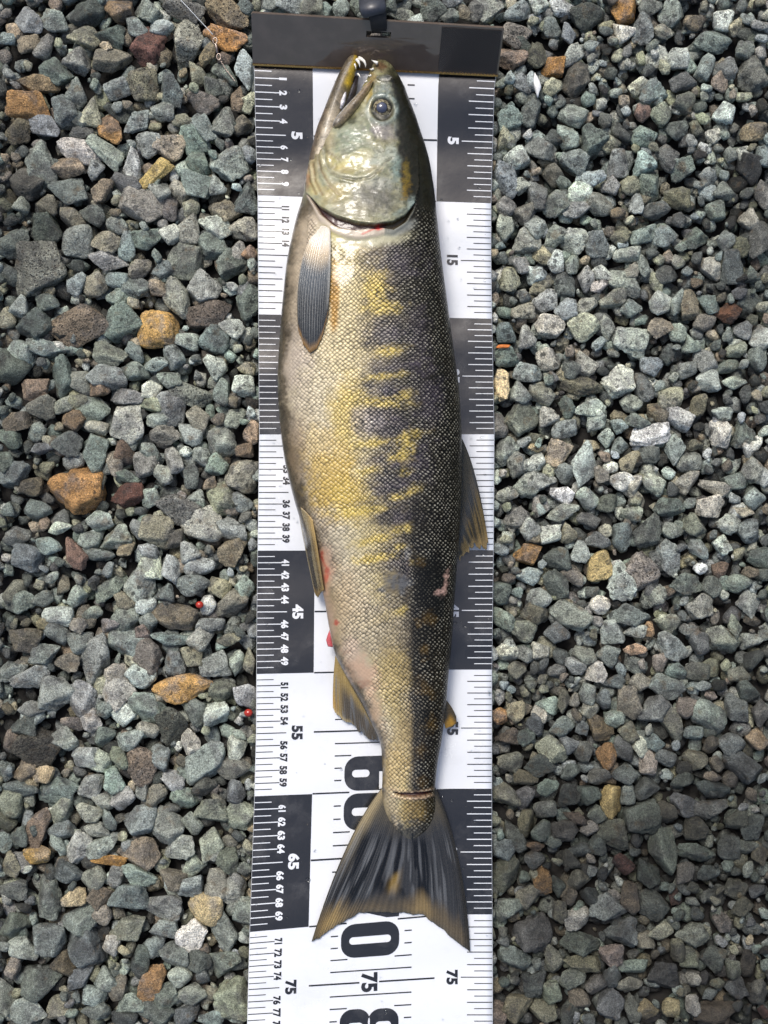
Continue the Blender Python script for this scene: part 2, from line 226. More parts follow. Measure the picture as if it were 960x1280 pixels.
((610, 420, 2.743), """45:165:50:110:90:yw!cream_flat_stone_tucked_under_the_mat's_right_edge 135:125:100:80:-5:b 65:70:80:70:0:t 110:195:80:75:0:tg 180:200:75:90:60:eg 205:80:75:80:-30:ep 335:100:80:75:20:mg 285:115:70:60:30:dg 320:170:130:65:15:en 455:160:90:105:-40:wp!white-topped_grey_stone 495:40:110:90:20:g 560:105:75:65:0:b 530:175:65:100:70:gt
680:115:60:75:-50:gm 745:85:65:85:60:gd 820:105:80:45:-15:td 755:155:80:70:0:g 850:45:70:55:-15:ep 925:80:60:80:0:bd 930:20:80:60:0:de 845:160:80:45:0:gp 120:285:100:120:-60:et 200:280:75:70:-40:mp 270:245:55:80:90:tb 345:250:110:65:0:tg 265:320:95:60:-20:gt 370:290:90:70:-45:g 490:230:75:60:0:g 445:310:60:50:30:t
510:290:90:50:0:bg 580:265:60:80:60:en 625:220:85:75:-20:e 720:240:85:60:-45:en 655:285:105:85:0:bp 555:340:130:75:-10:w!jagged_white_stone 795:335:85:100:60:wg!white_and_grey_angular_stone 880:335:80:90:0:g 805:265:75:45:0:g 915:370:65:45:-20:p 40:305:60:80:0:dm 60:395:90:80:-50:gt 235:400:75:90:-60:ny 175:435:80:70:20:g
155:355:80:50:-30:ed 165:383:55:30:0:yn 330:440:85:150:90:gt 490:430:80:65:-10:en 405:350:55:65:0:g 455:375:65:60:0:db 550:405:70:60:0:gt 640:390:70:110:90:t 710:375:60:40:0:e 825:445:60:55:0:p 690:430:80:80:0:mg 900:460:70:90:90:g 940:480:50:75:90:gb 95:445:65:85:-60:gd 170:500:110:70:20:gm 260:470:70:80:0:pg
250:545:85:65:15:pw 340:560:90:70:20:gp 385:475:45:60:60:e 460:500:85:65:0:pg 500:515:60:80:-40:pn 570:510:75:75:0:ge 410:575:60:75:-40:et 690:500:90:60:-35:gn 775:520:100:50:15:gn 845:500:80:55:0:t 760:585:100:80:-20:wr!pink_stone_right_of_the_dorsal_fin 65:545:80:55:0:ge 130:525:80:55:20:gt 100:630:80:80:0:ge 180:585:55:75:90:mp
255:605:110:55:-10:pg 210:680:70:85:-60:gp 275:675:60:70:0:e 345:635:80:60:0:gd 490:610:75:50:0:ep 545:665:90:110:90:dg 620:590:100:70:10:td 705:645:85:75:10:ep 635:670:75:55:30:g 825:645:90:70:0:tg 915:560:85:75:0:tg 875:600:70:45:0:e 900:665:80:75:-40:bg 135:750:95:75:-10:on!pinkish-orange_stone_near_the_mat 60:705:60:70:0:ge
140:660:65:85:60:tg 315:740:60:75:0:g 240:765:90:75:0:td 380:700:85:55:0:gd 460:690:75:90:60:db 620:760:80:120:70:tg 720:730:65:70:0:gd 800:715:65:65:0:pb 385:790:85:115:-65:ye!yellow-olive_oval_stone 450:840:90:130:80:tg 520:810:120:120:60:ml!large_purple-grey_pitted_stone 290:820:70:75:0:mn 140:825:90:60:0:bt 240:860:120:85:40:td
40:880:75:75:0:dt 100:880:40:35:0:t 175:900:80:65:30:gt 385:920:70:65:-20:we 485:955:140:75:-5:td!dark_green_stone_with_a_white_band 610:980:80:70:20:ed 625:875:60:50:0:n 570:890:70:85:-50:gd 680:850:120:70:15:dg 765:860:60:75:0:d 730:930:80:90:-40:de 855:850:95:60:0:g 895:920:75:95:80:gp 800:800:60:50:-20:nr
905:815:60:50:30:ne 930:760:80:70:0:td 280:960:140:80:25:pg 50:970:70:95:60:td 160:950:90:65:0:ed 125:1010:80:80:0:ed 235:1020:85:75:0:dg 425:1020:90:90:40:g 510:1015:90:45:-10:gw 550:1005:40:50:0:o 630:1065:110:85:20:tp 505:1075:75:45:10:no 690:1010:65:45:10:gb 805:1045:115:110:-10:ge!pale_triangular_stone 720:1050:70:85:0:d
845:995:45:80:70:ge 905:975:55:40:0:ne 900:1050:80:60:0:gb 905:1115:75:75:0:dt 65:1085:75:70:-30:ep 180:1080:60:60:0:ge 130:1090:60:55:0:dt 370:1150:70:75:0:wn!small_cream_stone 510:1130:70:60:0:dt 590:1120:50:70:0:mr 650:1150:80:60:0:td 410:1100:80:75:0:td 720:1150:90:60:0:de 300:1130:70:60:0:tg 430:1185:80:50:0:td
860:1160:75:50:0:de 235:1150:60:50:0:g 100:1145:60:60:0:ed 330:1095:80:60:0:gd"""),
((610, 840, 2.743), """370:15:60:40:0:yw 435:45:90:80:0:t 520:35:75:70:0:ed 610:55:120:75:15:td 890:65:85:70:20:td 205:110:80:65:20:gt 340:75:55:70:0:gp 260:100:40:80:90:ed 350:135:60:55:0:pn 400:95:60:60:-40:bd 480:105:80:115:70:ng 570:130:120:85:-20:bd 755:155:120:120:0:gb!large_blue-grey_stone_right_of_the_anal_fin 680:125:70:70:0:nd
765:80:40:30:0:ow 850:125:80:110:60:bd 935:140:60:90:0:dm 35:150:70:55:20:on!orange_pointed_stone_touching_the_mat's_right_edge 100:130:60:80:-60:en 175:145:50:65:60:wn!small_white_egg-shaped_pebble 255:180:90:65:0:td 160:180:60:80:0:db 390:190:85:85:0:eo 435:155:65:65:0:t 480:205:70:65:0:e 320:190:45:60:80:dt
630:180:80:110:100:ed 570:240:75:60:0:bd 705:210:75:60:-20:db 920:230:80:70:0:eo 130:225:60:60:0:t 65:220:80:60:0:nd 220:265:110:85:20:ep!pale_olive_speckled_stone 275:240:60:70:60:bd 330:275:65:80:60:md 405:290:65:100:90:no!upright_pink-orange_pebble 460:265:65:90:60:dt 525:255:60:70:0:ew 770:250:65:60:0:dn 835:250:90:75:0:db
710:295:80:70:30:ed 780:315:60:55:30:nd 75:310:85:75:0:de 180:315:100:75:10:tk 550:310:60:90:90:po 610:295:80:60:0:td 870:325:125:100:10:db!large_dark_blue-grey_stone 130:360:90:50:5:en 290:345:75:60:0:tk 380:360:85:55:0:mk 470:350:90:70:-20:tb 540:400:90:75:0:db 675:375:90:65:10:d 770:400:110:60:0:db
770:358:60:35:0:ne 55:420:80:110:60:ed 205:395:75:60:-10:t 130:435:80:80:-30:md 345:430:80:80:0:tk 425:445:75:105:80:ye!yellow-green_veined_stone 480:420:50:70:90:tk 270:425:80:90:-40:d 195:470:75:75:30:md 375:490:70:65:0:tg 300:500:85:40:25:nm 345:535:60:50:0:ew 530:495:120:110:0:gd 520:530:110:60:25:pm!pale_slanted_flake
675:455:95:80:0:bd 605:485:85:75:20:ek 770:470:120:70:10:dg 850:510:80:60:-20:de 705:530:80:85:-20:ed 910:530:95:75:-45:dt 135:520:60:95:80:en 185:545:65:75:-45:td 90:560:60:110:70:tk 255:540:80:85:40:md 435:550:110:90:20:de 55:610:80:70:0:db 160:600:60:40:10:on 220:580:60:40:0:tg 280:640:95:60:15:dm
310:615:80:55:0:bd 375:590:60:70:0:bd 600:610:90:160:80:gt!tall_upright_grey-green_stone 545:690:75:110:70:dt 710:620:125:65:0:gt 675:690:90:65:-40:md 755:690:75:50:0:td 830:600:80:80:0:td 890:600:80:45:0:dg 930:620:60:80:60:en 465:660:80:60:20:rd!small_dark_red_stone 395:680:55:100:-60:dg 160:645:70:60:0:mp
190:715:70:90:60:no!brown-orange_stone_right_of_the_tail 60:690:90:130:30:de 310:715:80:70:0:ed 240:735:50:70:0:td 485:775:65:105:80:en 405:810:110:110:-40:tg 350:770:60:65:0:tk 280:770:50:60:0:nd 140:770:85:80:0:ed 565:800:110:110:0:dg 640:770:40:70:80:r 770:765:100:75:0:dt 800:850:60:75:0:mr 850:750:75:65:0:de
870:800:80:60:0:ek 70:815:90:90:20:td 245:825:50:80:80:ne 305:845:90:65:-20:wd 155:895:120:120:0:dm 315:925:130:75:0:te 455:885:105:95:10:db 590:890:85:55:0:et 700:900:110:75:0:dm 540:920:70:65:30:ed 650:955:60:90:60:ek 425:965:90:70:0:nm 90:985:110:100:0:td 220:980:65:85:50:ed 320:1000:130:60:0:en 500:1010:100:55:-20:td
770:985:90:90:0:tk 690:980:65:70:0:ed 840:1010:60:75:60:et 890:1000:55:90:90:nk 160:1070:80:110:-60:td 600:1040:110:100:0:dm 425:1040:60:80:60:dt 290:1050:85:75:0:dm 485:1070:85:55:0:ed 370:1075:70:70:0:mk 220:1100:65:90:90:et 700:1050:55:45:30:pm 850:1080:80:65:0:bd 920:1090:75:90:60:de 95:1140:85:100:-50:en
415:1135:85:110:90:bd!blue-grey_stone_with_a_white_vein 310:1120:80:60:30:nd 545:1165:75:60:30:eo 630:1150:60:60:0:eo 700:1145:45:70:80:wd 780:1170:140:85:5:dn!large_dark_stone_near_the_lower_right_corner 495:1150:60:90:90:dm 190:1160:90:70:0:ek 280:1170:60:80:0:md 40:1170:70:80:0:dn 945:1165:40:45:0:r 345:1195:50:50:0:t"""),
]
PAL = dict(g=(140, 143, 137), b=(129, 134, 134), t=(119, 127, 121), d=(86, 88, 86), k=(50, 49, 47), p=(176, 177, 168), n=(136, 113, 88),
           o=(164, 120, 72), r=(112, 64, 50), y=(196, 166, 106), w=(216, 211, 203), m=(130, 124, 119), l=(116, 108, 100), e=(134, 131, 112))
CNAME = dict(g='grey', b='blue-grey', t='green-grey', d='dark grey', k='near-black', p='pale grey', n='brown', o='rust-orange', r='dark red',
             y='yellowish', w='whitish', m='mauve-grey', l='pitted brown-grey', e='olive-grey')

stones = []        # px, py, long half axis, short half axis, image angle, codes, name
for (x0, y0, sc), txt in TILES:
    for tok in txt.split():
        nm = ''
        if '!' in tok: tok, nm = tok.split('!')
        cx, cy, a, b, ang, code = tok.split(':')
        cx = x0 + float(cx) / sc; cy = y0 + float(cy) / sc; a = float(a) / sc / 2; b = float(b) / sc / 2; ang = float(ang)
        if b > a:
            a, b = b, a
            if abs(ang) < 35: ang += 90
        if any((cx - q[0]) ** 2 + (cy - q[1]) ** 2 < (0.45 * (b + q[3])) ** 2 for q in stones): continue
        stones.append((cx, cy, a, b, ang, code, nm.replace('_', ' ')))

# ---- stone shapes: rounded polyhedra
def ico(sub):
    bm = bmesh.new(); bmesh.ops.create_icosphere(bm, subdivisions=sub, radius=1.0)
    V = np.array([v.co[:] for v in bm.verts]); F = np.array([[v.index for v in f.verts] for f in bm.faces]); bm.free()
    return V, F
ICO = {s: ico(s) for s in (1, 2, 3, 4)}
def stone_verts(seed, sub):
    r = np.random.RandomState(seed); V, F = ICO[sub]
    n = r.randint(6, 10); N = r.normal(size=(n, 3)); N /= np.linalg.norm(N, axis=1)[:, None]
    for k_ in range(12):        # spread the facets a little so that no side stays round
        d_ = N[:, None] - N[None]; l_ = np.linalg.norm(d_, axis=2) + np.eye(len(N)) * 9; N = N + 0.05 * (d_ / l_[..., None] ** 3).sum(1); N /= np.linalg.norm(N, axis=1)[:, None]
    N = np.concatenate([N, [[0, 0, -1]] + r.normal(size=(1, 3)) * 0.3]); N /= np.linalg.norm(N, axis=1)[:, None]
    D = r.uniform(0.34, 0.70, len(N)); p = r.choice([12, 20, 32, 50, 80])
    if seed >= 140 and seed < 150: D = r.uniform(0.62, 0.8, len(N)); p = 6          # the few water-worn pebbles
    q = r.rand(3) * 50
    jit = 1 + 0.10 * (fbm(V[:, 0] * 1.7 + q[0], V[:, 1] * 1.7 + V[:, 2] * 2.1 + q[1], 3) - 0.5)
    rad = (1 + ((np.maximum(V @ N.T, 0) / D) ** p).sum(1)) ** (-1 / p)
    rad *= jit + 0.13 * (fbm(V[:, 0] * 4.5 + V[:, 2] * 3 + q[2], V[:, 1] * 4.5 + V[:, 2] * 2 + q[0], 4) - 0.5)
    chip = np.abs(fbm(V[:, 0] * 2.4 + V[:, 2] * 1.1 + q[1], V[:, 1] * 2.4 - V[:, 2] * 1.3 + q[2], 3) - 0.5)
    rad *= 1 - 0.10 * np.exp(-(chip / 0.035) ** 2)
    W = V * rad[:, None]
    lo = W.min(0); hi = W.max(0)
    return (W - (lo + hi) / 2) / ((hi - lo) / 2)
NSH = 44
SHAPES4 = [stone_verts(100 + i, 4) for i in range(NSH)]
SHAPES = [stone_verts(100 + i, 3) for i in range(NSH)]
SHAPES2 = [stone_verts(100 + i, 2) for i in range(NSH)]
SHAPES1 = [stone_verts(100 + i, 1) for i in range(NSH)]

# ---- settle the stones onto one another on a height map (one cell = one photograph pixel)
MG = 330
HM = np.zeros((1280 + 2 * MG, 960 + 2 * MG)) - 14.0
def foot(px, py, a, b, ang):
    R = int(a + 2); x0 = int(round(px)) + MG; y0 = int(round(py)) + MG
    xa, xb, ya, yb = max(x0 - R, 0), min(x0 + R + 1, HM.shape[1]), max(y0 - R, 0), min(y0 + R + 1, HM.shape[0])
    if xb <= xa or yb <= ya: return None
    X, Y = np.meshgrid(np.arange(xa, xb) - MG - px, np.arange(ya, yb) - MG - py)
    t = radians(ang); u = (X * cos(t) + Y * sin(t)) / a; v = (-X * sin(t) + Y * cos(t)) / b
    r2 = u * u + v * v
    return (slice(ya, yb), slice(xa, xb)), np.sqrt(np.clip(1 - r2, 0, 1)) ** 0.6, r2 < 1
def rest(px, py, a, b, c, ang, sink=0.78):
    f = foot(px, py, a, b, ang)
    if f is None: return None
    sl_, prof, m = f
    if not m.any(): return None
    z = np.where(m, HM[sl_] + sink * c * prof, -1e9)
    return np.percentile(z[m], 88), f
def commit(z, c, f):
    sl_, prof, m = f
    HM[sl_] = np.where(m, np.maximum(HM[sl_], z + c * prof), HM[sl_])

placed = []    # px, py, z (px units), a, b, c, ang, tiltx, tilty, rgb(lin), pit, shape, idx
def cl(code, named=False):
    c = cl0(code)
    if not named:
        g_ = c.mean() * np.array([0.98, 1.03, 0.97]); k_ = 0.42 if code[0] in 'nomryl' else 0.15; c = c * (1 - k_) + g_ * k_ * 0.95
    return c
cl0 = lambda code: sum(np.array([lin(PAL[ch]) * wgt * 1.18 for ch, wgt in zip(code, (0.62, 0.38) if len(code) > 1 else (1.0,))]))
def pitness(code): return 0.9 if 'l' in code else (0.35 if code[0] in 'onkmy' else 0.12)
def under_mat(px, py, pad=0):
    v = np.interp(py, Y_L, V_L); return (np.interp(v, V_L, X_L) + pad < px) and (px < np.interp(v, V_R, X_R) - pad) and py > 52
fcodes = ['g'] * 4 + ['b'] * 3 + ['t'] * 4 + ['e'] * 4 + ['d'] * 9 + ['k'] * 3 + ['m'] * 2 + ['n', 'gd', 'td', 'bd', 'ed', 'ng', 'nd', 'p', 'nd', 'en']
def rand_stone(big):
    a = random.uniform(*big); b = a * random.uniform(0.62, 0.95); c = b * random.uniform(0.6, 0.95)
    return a, b, c, random.uniform(0, 180)
def put(px, py, z, a, b, c, ang, code, idx, f):
    rgb = np.clip(cl(code, idx >= 0 and stones[idx][6] != '') * np.array([1.05, 1.10, 1.04]) * (random.uniform(0.92, 1.12) if idx >= 0 and stones[idx][6] else random.choice([random.uniform(0.5, 0.95), random.uniform(0.8, 1.25), random.uniform(1.0, 1.6)])) * (1 + np.array([random.uniform(-.05, .05) for _ in range(3)])), 0.01, 0.85)
    commit(z, c, f)
    placed.append((px, py, z, a, b, c, ang, random.uniform(-20, 20), random.uniform(-20, 20), rgb, pitness(code), random.randrange(40, NSH) if (idx >= 0 and any(w_ in stones[idx][6] for w_ in ('smooth', 'oval', 'round', 'egg', 'pebble'))) else random.randrange(NSH - 3), idx))
# the bed under everything, also beyond the picture
N0 = 5200
for i in range(N0 + 1300):
    best = None
    big = (9, 17) if i < N0 else (7, 13)
    for k in range(4):
        px = random.uniform(-MG + 12, 960 + MG - 12); py = random.uniform(-MG + 12, 1280 + MG - 12)
        if i >= N0: px = random.uniform(-10, 330) if random.random() < 0.45 else random.uniform(605, 970); py = random.uniform(-10, 1290)
        if under_mat(px, py, 45): continue
        a, b, c, ang = rand_stone(big); r = rest(px, py, a, b, c, ang)
        if r and (best is None or r[0] + c < best[0] + best[5]): best = (r[0], px, py, a, b, c, ang, r[1])
    if best:
        z, px, py, a, b, c, ang, f = best
        put(px, py, z, a, b, c, ang, random.choice(fcodes), -1, f)
inview = HM[MG:-MG, MG:-MG]
BASE = np.percentile(np.concatenate([inview[:, :280].ravel(), inview[:, 680:].ravel()]), 50)
order = list(range(len(stones))); random.shuffle(order)
order.sort(key=lambda i: -0.6 * stones[i][2] * stones[i][3] * random.uniform(0.5, 1.2) if not stones[i][6] else 1e6)
for i in order:
    px, py, a, b, ang, code, nm = stones[i]
    kk_ = 1.17 if px < 470 else 1.12; a *= kk_; b *= kk_; c = b * random.uniform(0.62, 0.85)
    r = rest(px, py, a, b, c, ang, 0.8)
    z = min(r[0], BASE + 16 - 0.4 * c)
    put(px, py, z, a, b, c, ang, code, i, r[1])
# small stones fill what is still open between them
TOP = np.percentile(np.concatenate([inview[:, :300].ravel(), inview[:, 640:].ravel()]), 60)
for i in range(1900):
    best = None
    for k in range(14):
        if i % 3:
            px = random.uniform(-10, 322) if random.random() < 0.48 else random.uniform(612, 970); py = random.uniform(-10, 1290)
        else:
            px = random.uniform(-MG + 15, 960 + MG - 15); py = random.uniform(-MG + 15, 1280 + MG - 15)
        if under_mat(px, py, 8): continue
        out_ = px < -20 or px > 980 or py < -20 or py > 1300
        a, b, c, ang = rand_stone((11, 19) if out_ else (6.5, 12)); r = rest(px, py, a, b, c, ang)
        if r and (best is None or r[0] + c < best[0] + best[5]): best = (r[0], px, py, a, b, c, ang, r[1])
    if best and best[0] + best[5] < TOP + 3:
        z, px, py, a, b, c, ang, f = best
        put(px, py, z, a, b, c, ang, random.choice(fcodes), -1, f)
# grit in the gaps
for i in range(800):
    best = None
    for k in range(6):
        px = random.uniform(-10, 322) if random.random() < 0.48 else random.uniform(612, 970); py = random.uniform(-10, 1290)
        if under_mat(px, py, 4): continue
        a, b, c, ang = rand_stone((2.6, 5.5)); r = rest(px, py, a, b, c, ang)
        if r and (best is None or r[0] + c < best[0] + best[5]): best = (r[0], px, py, a, b, c, ang, r[1])
    if best and best[0] + best[5] < TOP - 2:
        z, px, py, a, b, c, ang, f = best
        put(px, py, z, a, b, c, ang, random.choice(fcodes), -1, f)
GZ0 = -(TOP + 4) * U          # gravel tops lie just under the mat

# ---- stone material: one for single stones (object colour), one for the joined rest (vertex colour)
def stone_mat(name, single):
    m = NT(name)
    if single:
        oi = m.n('ShaderNodeObjectInfo'); col, pit = oi.outputs['Color'], oi.outputs['Alpha']
    else:
        at = m.attr('col'); col, pit = at.outputs['Color'], at.outputs['Alpha']
    pos = m.pos()
    n1 = m.noise(pos, 130, 4, 0.6); n2 = m.noise(pos, 700, 4, 0.7); n3 = m.noise(pos, 1900, 2, 0.7)
    f = m.math('MULTIPLY', m.rng(n1, 0.25, 0.75, 0.55, 1.42), m.rng(n2, 0.3, 0.7, 0.3, 1.75))
    f = m.math('MULTIPLY', f, m.rng(n3, 0.33, 0.67, 0.45, 1.65))
    geo = m.n('ShaderNodeNewGeometry'); f = m.math('MULTIPLY', f, m.rng(geo.outputs['Pointiness'], 0.5, 0.6, 1.0, 1.45))      # rubbed edges
    sc = m.n('ShaderNodeVectorMath', operation='SCALE'); m.link(col, sc.inputs[0]); m.link(f, sc.inputs['Scale'])
    c = sc.outputs[0]
    # patches of a second mineral, mineral flecks, rust tint
    nb_ = m.noise(pos, 48, 5, 0.65)
    hs = m.n('ShaderNodeHueSaturation'); hs.inputs['Saturation'].default_value = 0.5; hs.inputs['Value'].default_value = 0.5; m.link(c, hs.inputs['Color'])
    c = m.mix(m.rng(nb_, 0.49, 0.60, 0, 0.8), c, hs.outputs[0])
    rust = m.rng(m.noise(pos, 75, 3, 0.6), 0.60, 0.74, 0, 0.5)
    c = m.mix(rust, c, (0.20, 0.13, 0.06, 1))
    vf = m.n('ShaderNodeTexVoronoi'); vf.inputs['Scale'].default_value = 900; m.link(pos, vf.inputs['Vector'])
    fl = m.rng(vf.outputs['Distance'], 0.12, 0.24, 0.55, 0.0)
    pick = m.n('ShaderNodeSeparateColor'); m.link(vf.outputs['Color'], pick.inputs[0])
    c = m.mix(m.math('MULTIPLY', fl, m.math('GREATER_THAN', pick.outputs[0], 0.62)), c, (0.55, 0.56, 0.53, 1))
    c = m.mix(m.math('MULTIPLY', fl, m.math('LESS_THAN', pick.outputs[0], 0.3)), c, (0.03, 0.03, 0.03, 1))
    # rain drops soaked into the dry stones (heavier on the right of the mat)
    vd = m.n('ShaderNodeTexVoronoi'); vd.inputs['Scale'].default_value = 190
    nw = m.n('ShaderNodeTexNoise'); nw.inputs['Scale'].default_value = 330; nw.inputs['Detail'].default_value = 3; m.link(pos, nw.inputs['Vector'])
    wv_ = m.n('ShaderNodeVectorMath', operation='MULTIPLY_ADD'); m.link(nw.outputs['Color'], wv_.inputs[0]); wv_.inputs[1].default_value = (0.0065, 0.0065, 0.0065); m.link(pos, wv_.inputs[2]); m.link(wv_.outputs[0], vd.inputs['Vector'])
    wob = m.math('ADD', vd.outputs['Distance'], m.rng(n2, 0.3, 0.7, -0.07, 0.07))
    pd = m.n('ShaderNodeSeparateColor'); m.link(vd.outputs['Color'], pd.inputs[0])
    sp = m.n('ShaderNodeSeparateXYZ'); m.link(pos, sp.inputs[0])
    amt = m.rng(sp.outputs[0], -0.1, 0.12, 0.55, 0.12)
    rad_ = m.rng(pd.outputs[2], 0, 1, 0.16, 0.46)
    drop = m.math('MULTIPLY', m.rng(m.math('SUBTRACT', wob, rad_), -0.05, 0.06, 1.0, 0.0, True), m.math('GREATER_THAN', pd.outputs[1], amt))
    # wetness, with shade and vignette painted in, grows towards the lower right of the bed
    wet_vignette = m.math('ADD', m.rng(sp.outputs[1], -0.06, -0.28, 0, 0.85, True), m.rng(m.noise(pos, 9, 2), 0.42, 0.62, -0.15, 0.25))
    wet_vignette = m.math('MULTIPLY', wet_vignette, m.rng(sp.outputs[0], -0.02, 0.16, 0.30, 1.0, True), clamp=True)
    damp_vignette = m.math('MULTIPLY', m.rng(sp.outputs[0], -0.17, -0.33, 0, 1, True), m.rng(m.noise(pos, 7, 3), 0.40, 0.6, 0.15, 0.8))  # damp mixed with corner vignette, painted as darkening towards the left edge
    damp_vignette2 = m.math('MULTIPLY', m.rng(sp.outputs[0], 0.18, 0.33, 0, 1, True), m.rng(m.noise(pos, 8, 3), 0.42, 0.6, 0.1, 0.7))  # the same damp and painted vignette towards the right edge
    wet_vignette = m.math('MAXIMUM', wet_vignette, m.math('MAXIMUM', damp_vignette, damp_vignette2), clamp=True)
    drop = m.math('MULTIPLY', drop, m.rng(wet_vignette, 0.05, 0.5, 1.0, 0.0))
    c = m.mix(m.math('MULTIPLY', drop, m.rng(pd.outputs[0], 0, 1, 0.4, 0.8)), c, (0.016, 0.019, 0.019, 1))
    dk = m.n('ShaderNodeVectorMath', operation='SCALE'); m.link(c, dk.inputs[0]); m.link(m.rng(wet_vignette, 0, 1, 1.0, 0.25), dk.inputs['Scale'])
    c = dk.outputs[0]
    # pits
    vp = m.n('ShaderNodeTexVoronoi'); vp.inputs['Scale'].default_value = 420; m.link(pos, vp.inputs['Vector'])
    pitm = m.math('MULTIPLY', m.rng(vp.outputs['Distance'], 0.15, 0.36, 1.0, 0.0, True), m.math('MULTIPLY', pit, pit))
    c = m.mix(m.math('MULTIPLY', pitm, 0.75), c, (0.03, 0.025, 0.02, 1))
    m.link(c, m.p.inputs['Base Color'])
    m.set(Roughness=m.math('SUBTRACT', m.rng(n2, 0.3, 0.7, 0.70, 0.92), m.math('ADD', m.math('MULTIPLY', wet_vignette, 0.32), m.math('MULTIPLY', drop, 0.2)), clamp=True))
    m.p.inputs['Specular IOR Level'].default_value = 0.4
    h = m.math('ADD', m.math('MULTIPLY', n1, 1.2), m.math('ADD', m.math('MULTIPLY', n2, 0.8), m.math('MULTIPLY', n3, 0.25)))
    h = m.math('SUBTRACT', h, m.math('MULTIPLY', pitm, 1.2))
    m.link(m.bump(h, 1.0, 0.0030), m.p.inputs['Normal'])
    return m.m
M_STONE = stone_mat('gravel_stone', True); M_GRAVEL = stone_mat('gravel_mix', False)

def rotm(ax, ay, az):
    cx, sx, cy, sy, cz, sz = cos(ax), sin(ax), cos(ay), sin(ay), cos(az), sin(az)
    return np.array([[cz, -sz, 0], [sz, cz, 0], [0, 0, 1]]) @ np.array([[cy, 0, sy], [0, 1, 0], [-sy, 0, cy]]) @ np.array([[1, 0, 0], [0, cx, -sx], [0, sx, cx]])
traced = [q for q in placed if q[12] >= 0]
def rank(q):
    s = stones[q[12]]; px, py = s[0], s[1]
    vis = 0.5 if under_mat(px, py, 0) else 1.0
    return (1e7 if s[6] else 0) + s[2] * s[3] * vis * (1.35 if s[5][0] in 'oywrn' else 1.0)
traced.sort(key=rank, reverse=True)
singles = traced[:300]; single_ids = set(q[12] for q in singles)

# the ground sheet beneath the stones
gm = NT('dark_soil'); gn = gm.noise(gm.pos(), 60, 6, 0.7)
gc = gm.mix(gm.rng(gn, 0.3, 0.7), (0.006, 0.0055, 0.005, 1), (0.018, 0.016, 0.014, 1)); gm.link(gc, gm.p.inputs['Base Color'])
gm.set(Roughness=0.9); gm.link(gm.bump(gn, 0.8, 0.004), gm.p.inputs['Normal'])
zg = GZ0 - 16 * U
ground = obj('ground', mesh_np('ground', [(-60, -60, zg), (60, -60, zg), (60, 60, zg), (-60, 60, zg)], [[0, 1, 2, 3]]), gm.m)
tag(ground, kind='structure')

LM = [(stones[q[12]][0], stones[q[12]][1], stones[q[12]][6]) for q in singles if stones[q[12]][6]]
MESHES = []
for i in range(NSH):
    MESHES.append(mesh_np('stone', SHAPES4[i], ICO[4][1])); MESHES[-1].materials.append(M_STONE)
def world_pos(q):
    z = q[2] * U + GZ0; px, py = q[0], q[1]
    top = z + q[5] * U
    if under_mat(px, py, -q[3]):
        z = min(z, -0.0012 - q[5] * U * 0.97)
    return P(px, py, z), z
labels = {}
def direction(dx, dy):
    if abs(dx) > 2.2 * abs(dy): return 'right of' if dx > 0 else 'left of'
    if abs(dy) > 2.2 * abs(dx): return 'below' if dy > 0 else 'above'
    return ('below and ' if dy > 0 else 'above and ') + ('right of' if dx > 0 else 'left of')
for q in singles:
    px, py, a, b, ang, code, nm = stones[q[12]]
    side = 'left' if px < 470 else 'right'
    if nm:
        lab = nm + ' in the gravel'
    else:
        size = 'large' if a * b > 420 else ('small' if a * b < 190 else 'medium')
        shape = 'long' if a > 1.55 * b else ('chunky' if a < 1.15 * b else 'angular')
        lx, ly, ln = min(((x, y, n) for x, y, n in LM if (x < 470) == (px < 470)), key=lambda t: (t[0] - px) ** 2 + (t[1] - py) ** 2)
        d = math.hypot(px - lx, py - ly)
        lab = f"{size} {shape} {CNAME[code[0]]} stone {'just ' if d < 45 else ''}{direction(px - lx, py - ly)} the {ln.split(' with ')[0]}"
        if len(lab.split()) > 16: lab = lab.replace("the photo's top edge", 'the top').replace(' and grey', '')
        if len(lab.split()) > 16: lab = ' '.join(lab.split()[1:])
        if len(lab.split()) > 16: lab = ' '.join(lab.split()[1:])
    labels.setdefault(lab, []).append(q)
told = {}
for lab, qs in labels.items():
    if len(qs) == 2:
        q0, q1 = qs; w_ = lab.split(' ', 1)[1]
        if abs(q0[0] - q1[0]) > abs(q0[1] - q1[1]): q0, q1 = sorted(qs, key=lambda q: q[0]); n0_, n1_ = 'left-hand', 'right-hand'
        else: q0, q1 = sorted(qs, key=lambda q: q[1]); n0_, n1_ = 'upper', 'lower'
        told[n0_ + ' ' + w_] = [q0]; told[n1_ + ' ' + w_] = [q1]
    else: told[lab] = qs
labels = told
for lab, qs in labels.items():
    for q in qs:
        loc, z = world_pos(q)
        o = bpy.data.objects.new('stone', MESHES[q[11]]); COL.objects.link(o)
        o.location = loc; o.rotation_euler = (radians(q[7]), radians(q[8]), -radians(q[6])); o.scale = (q[3] * U, q[4] * U, q[5] * U)
        o.color = (*q[9], q[10])
        side = 'left' if q[0] < 470 else 'right'
        tag(o, lab, 'stone', 'stones of the gravel ' + side + ' of the mat' if len(qs) == 1 else 'alike: ' + lab)
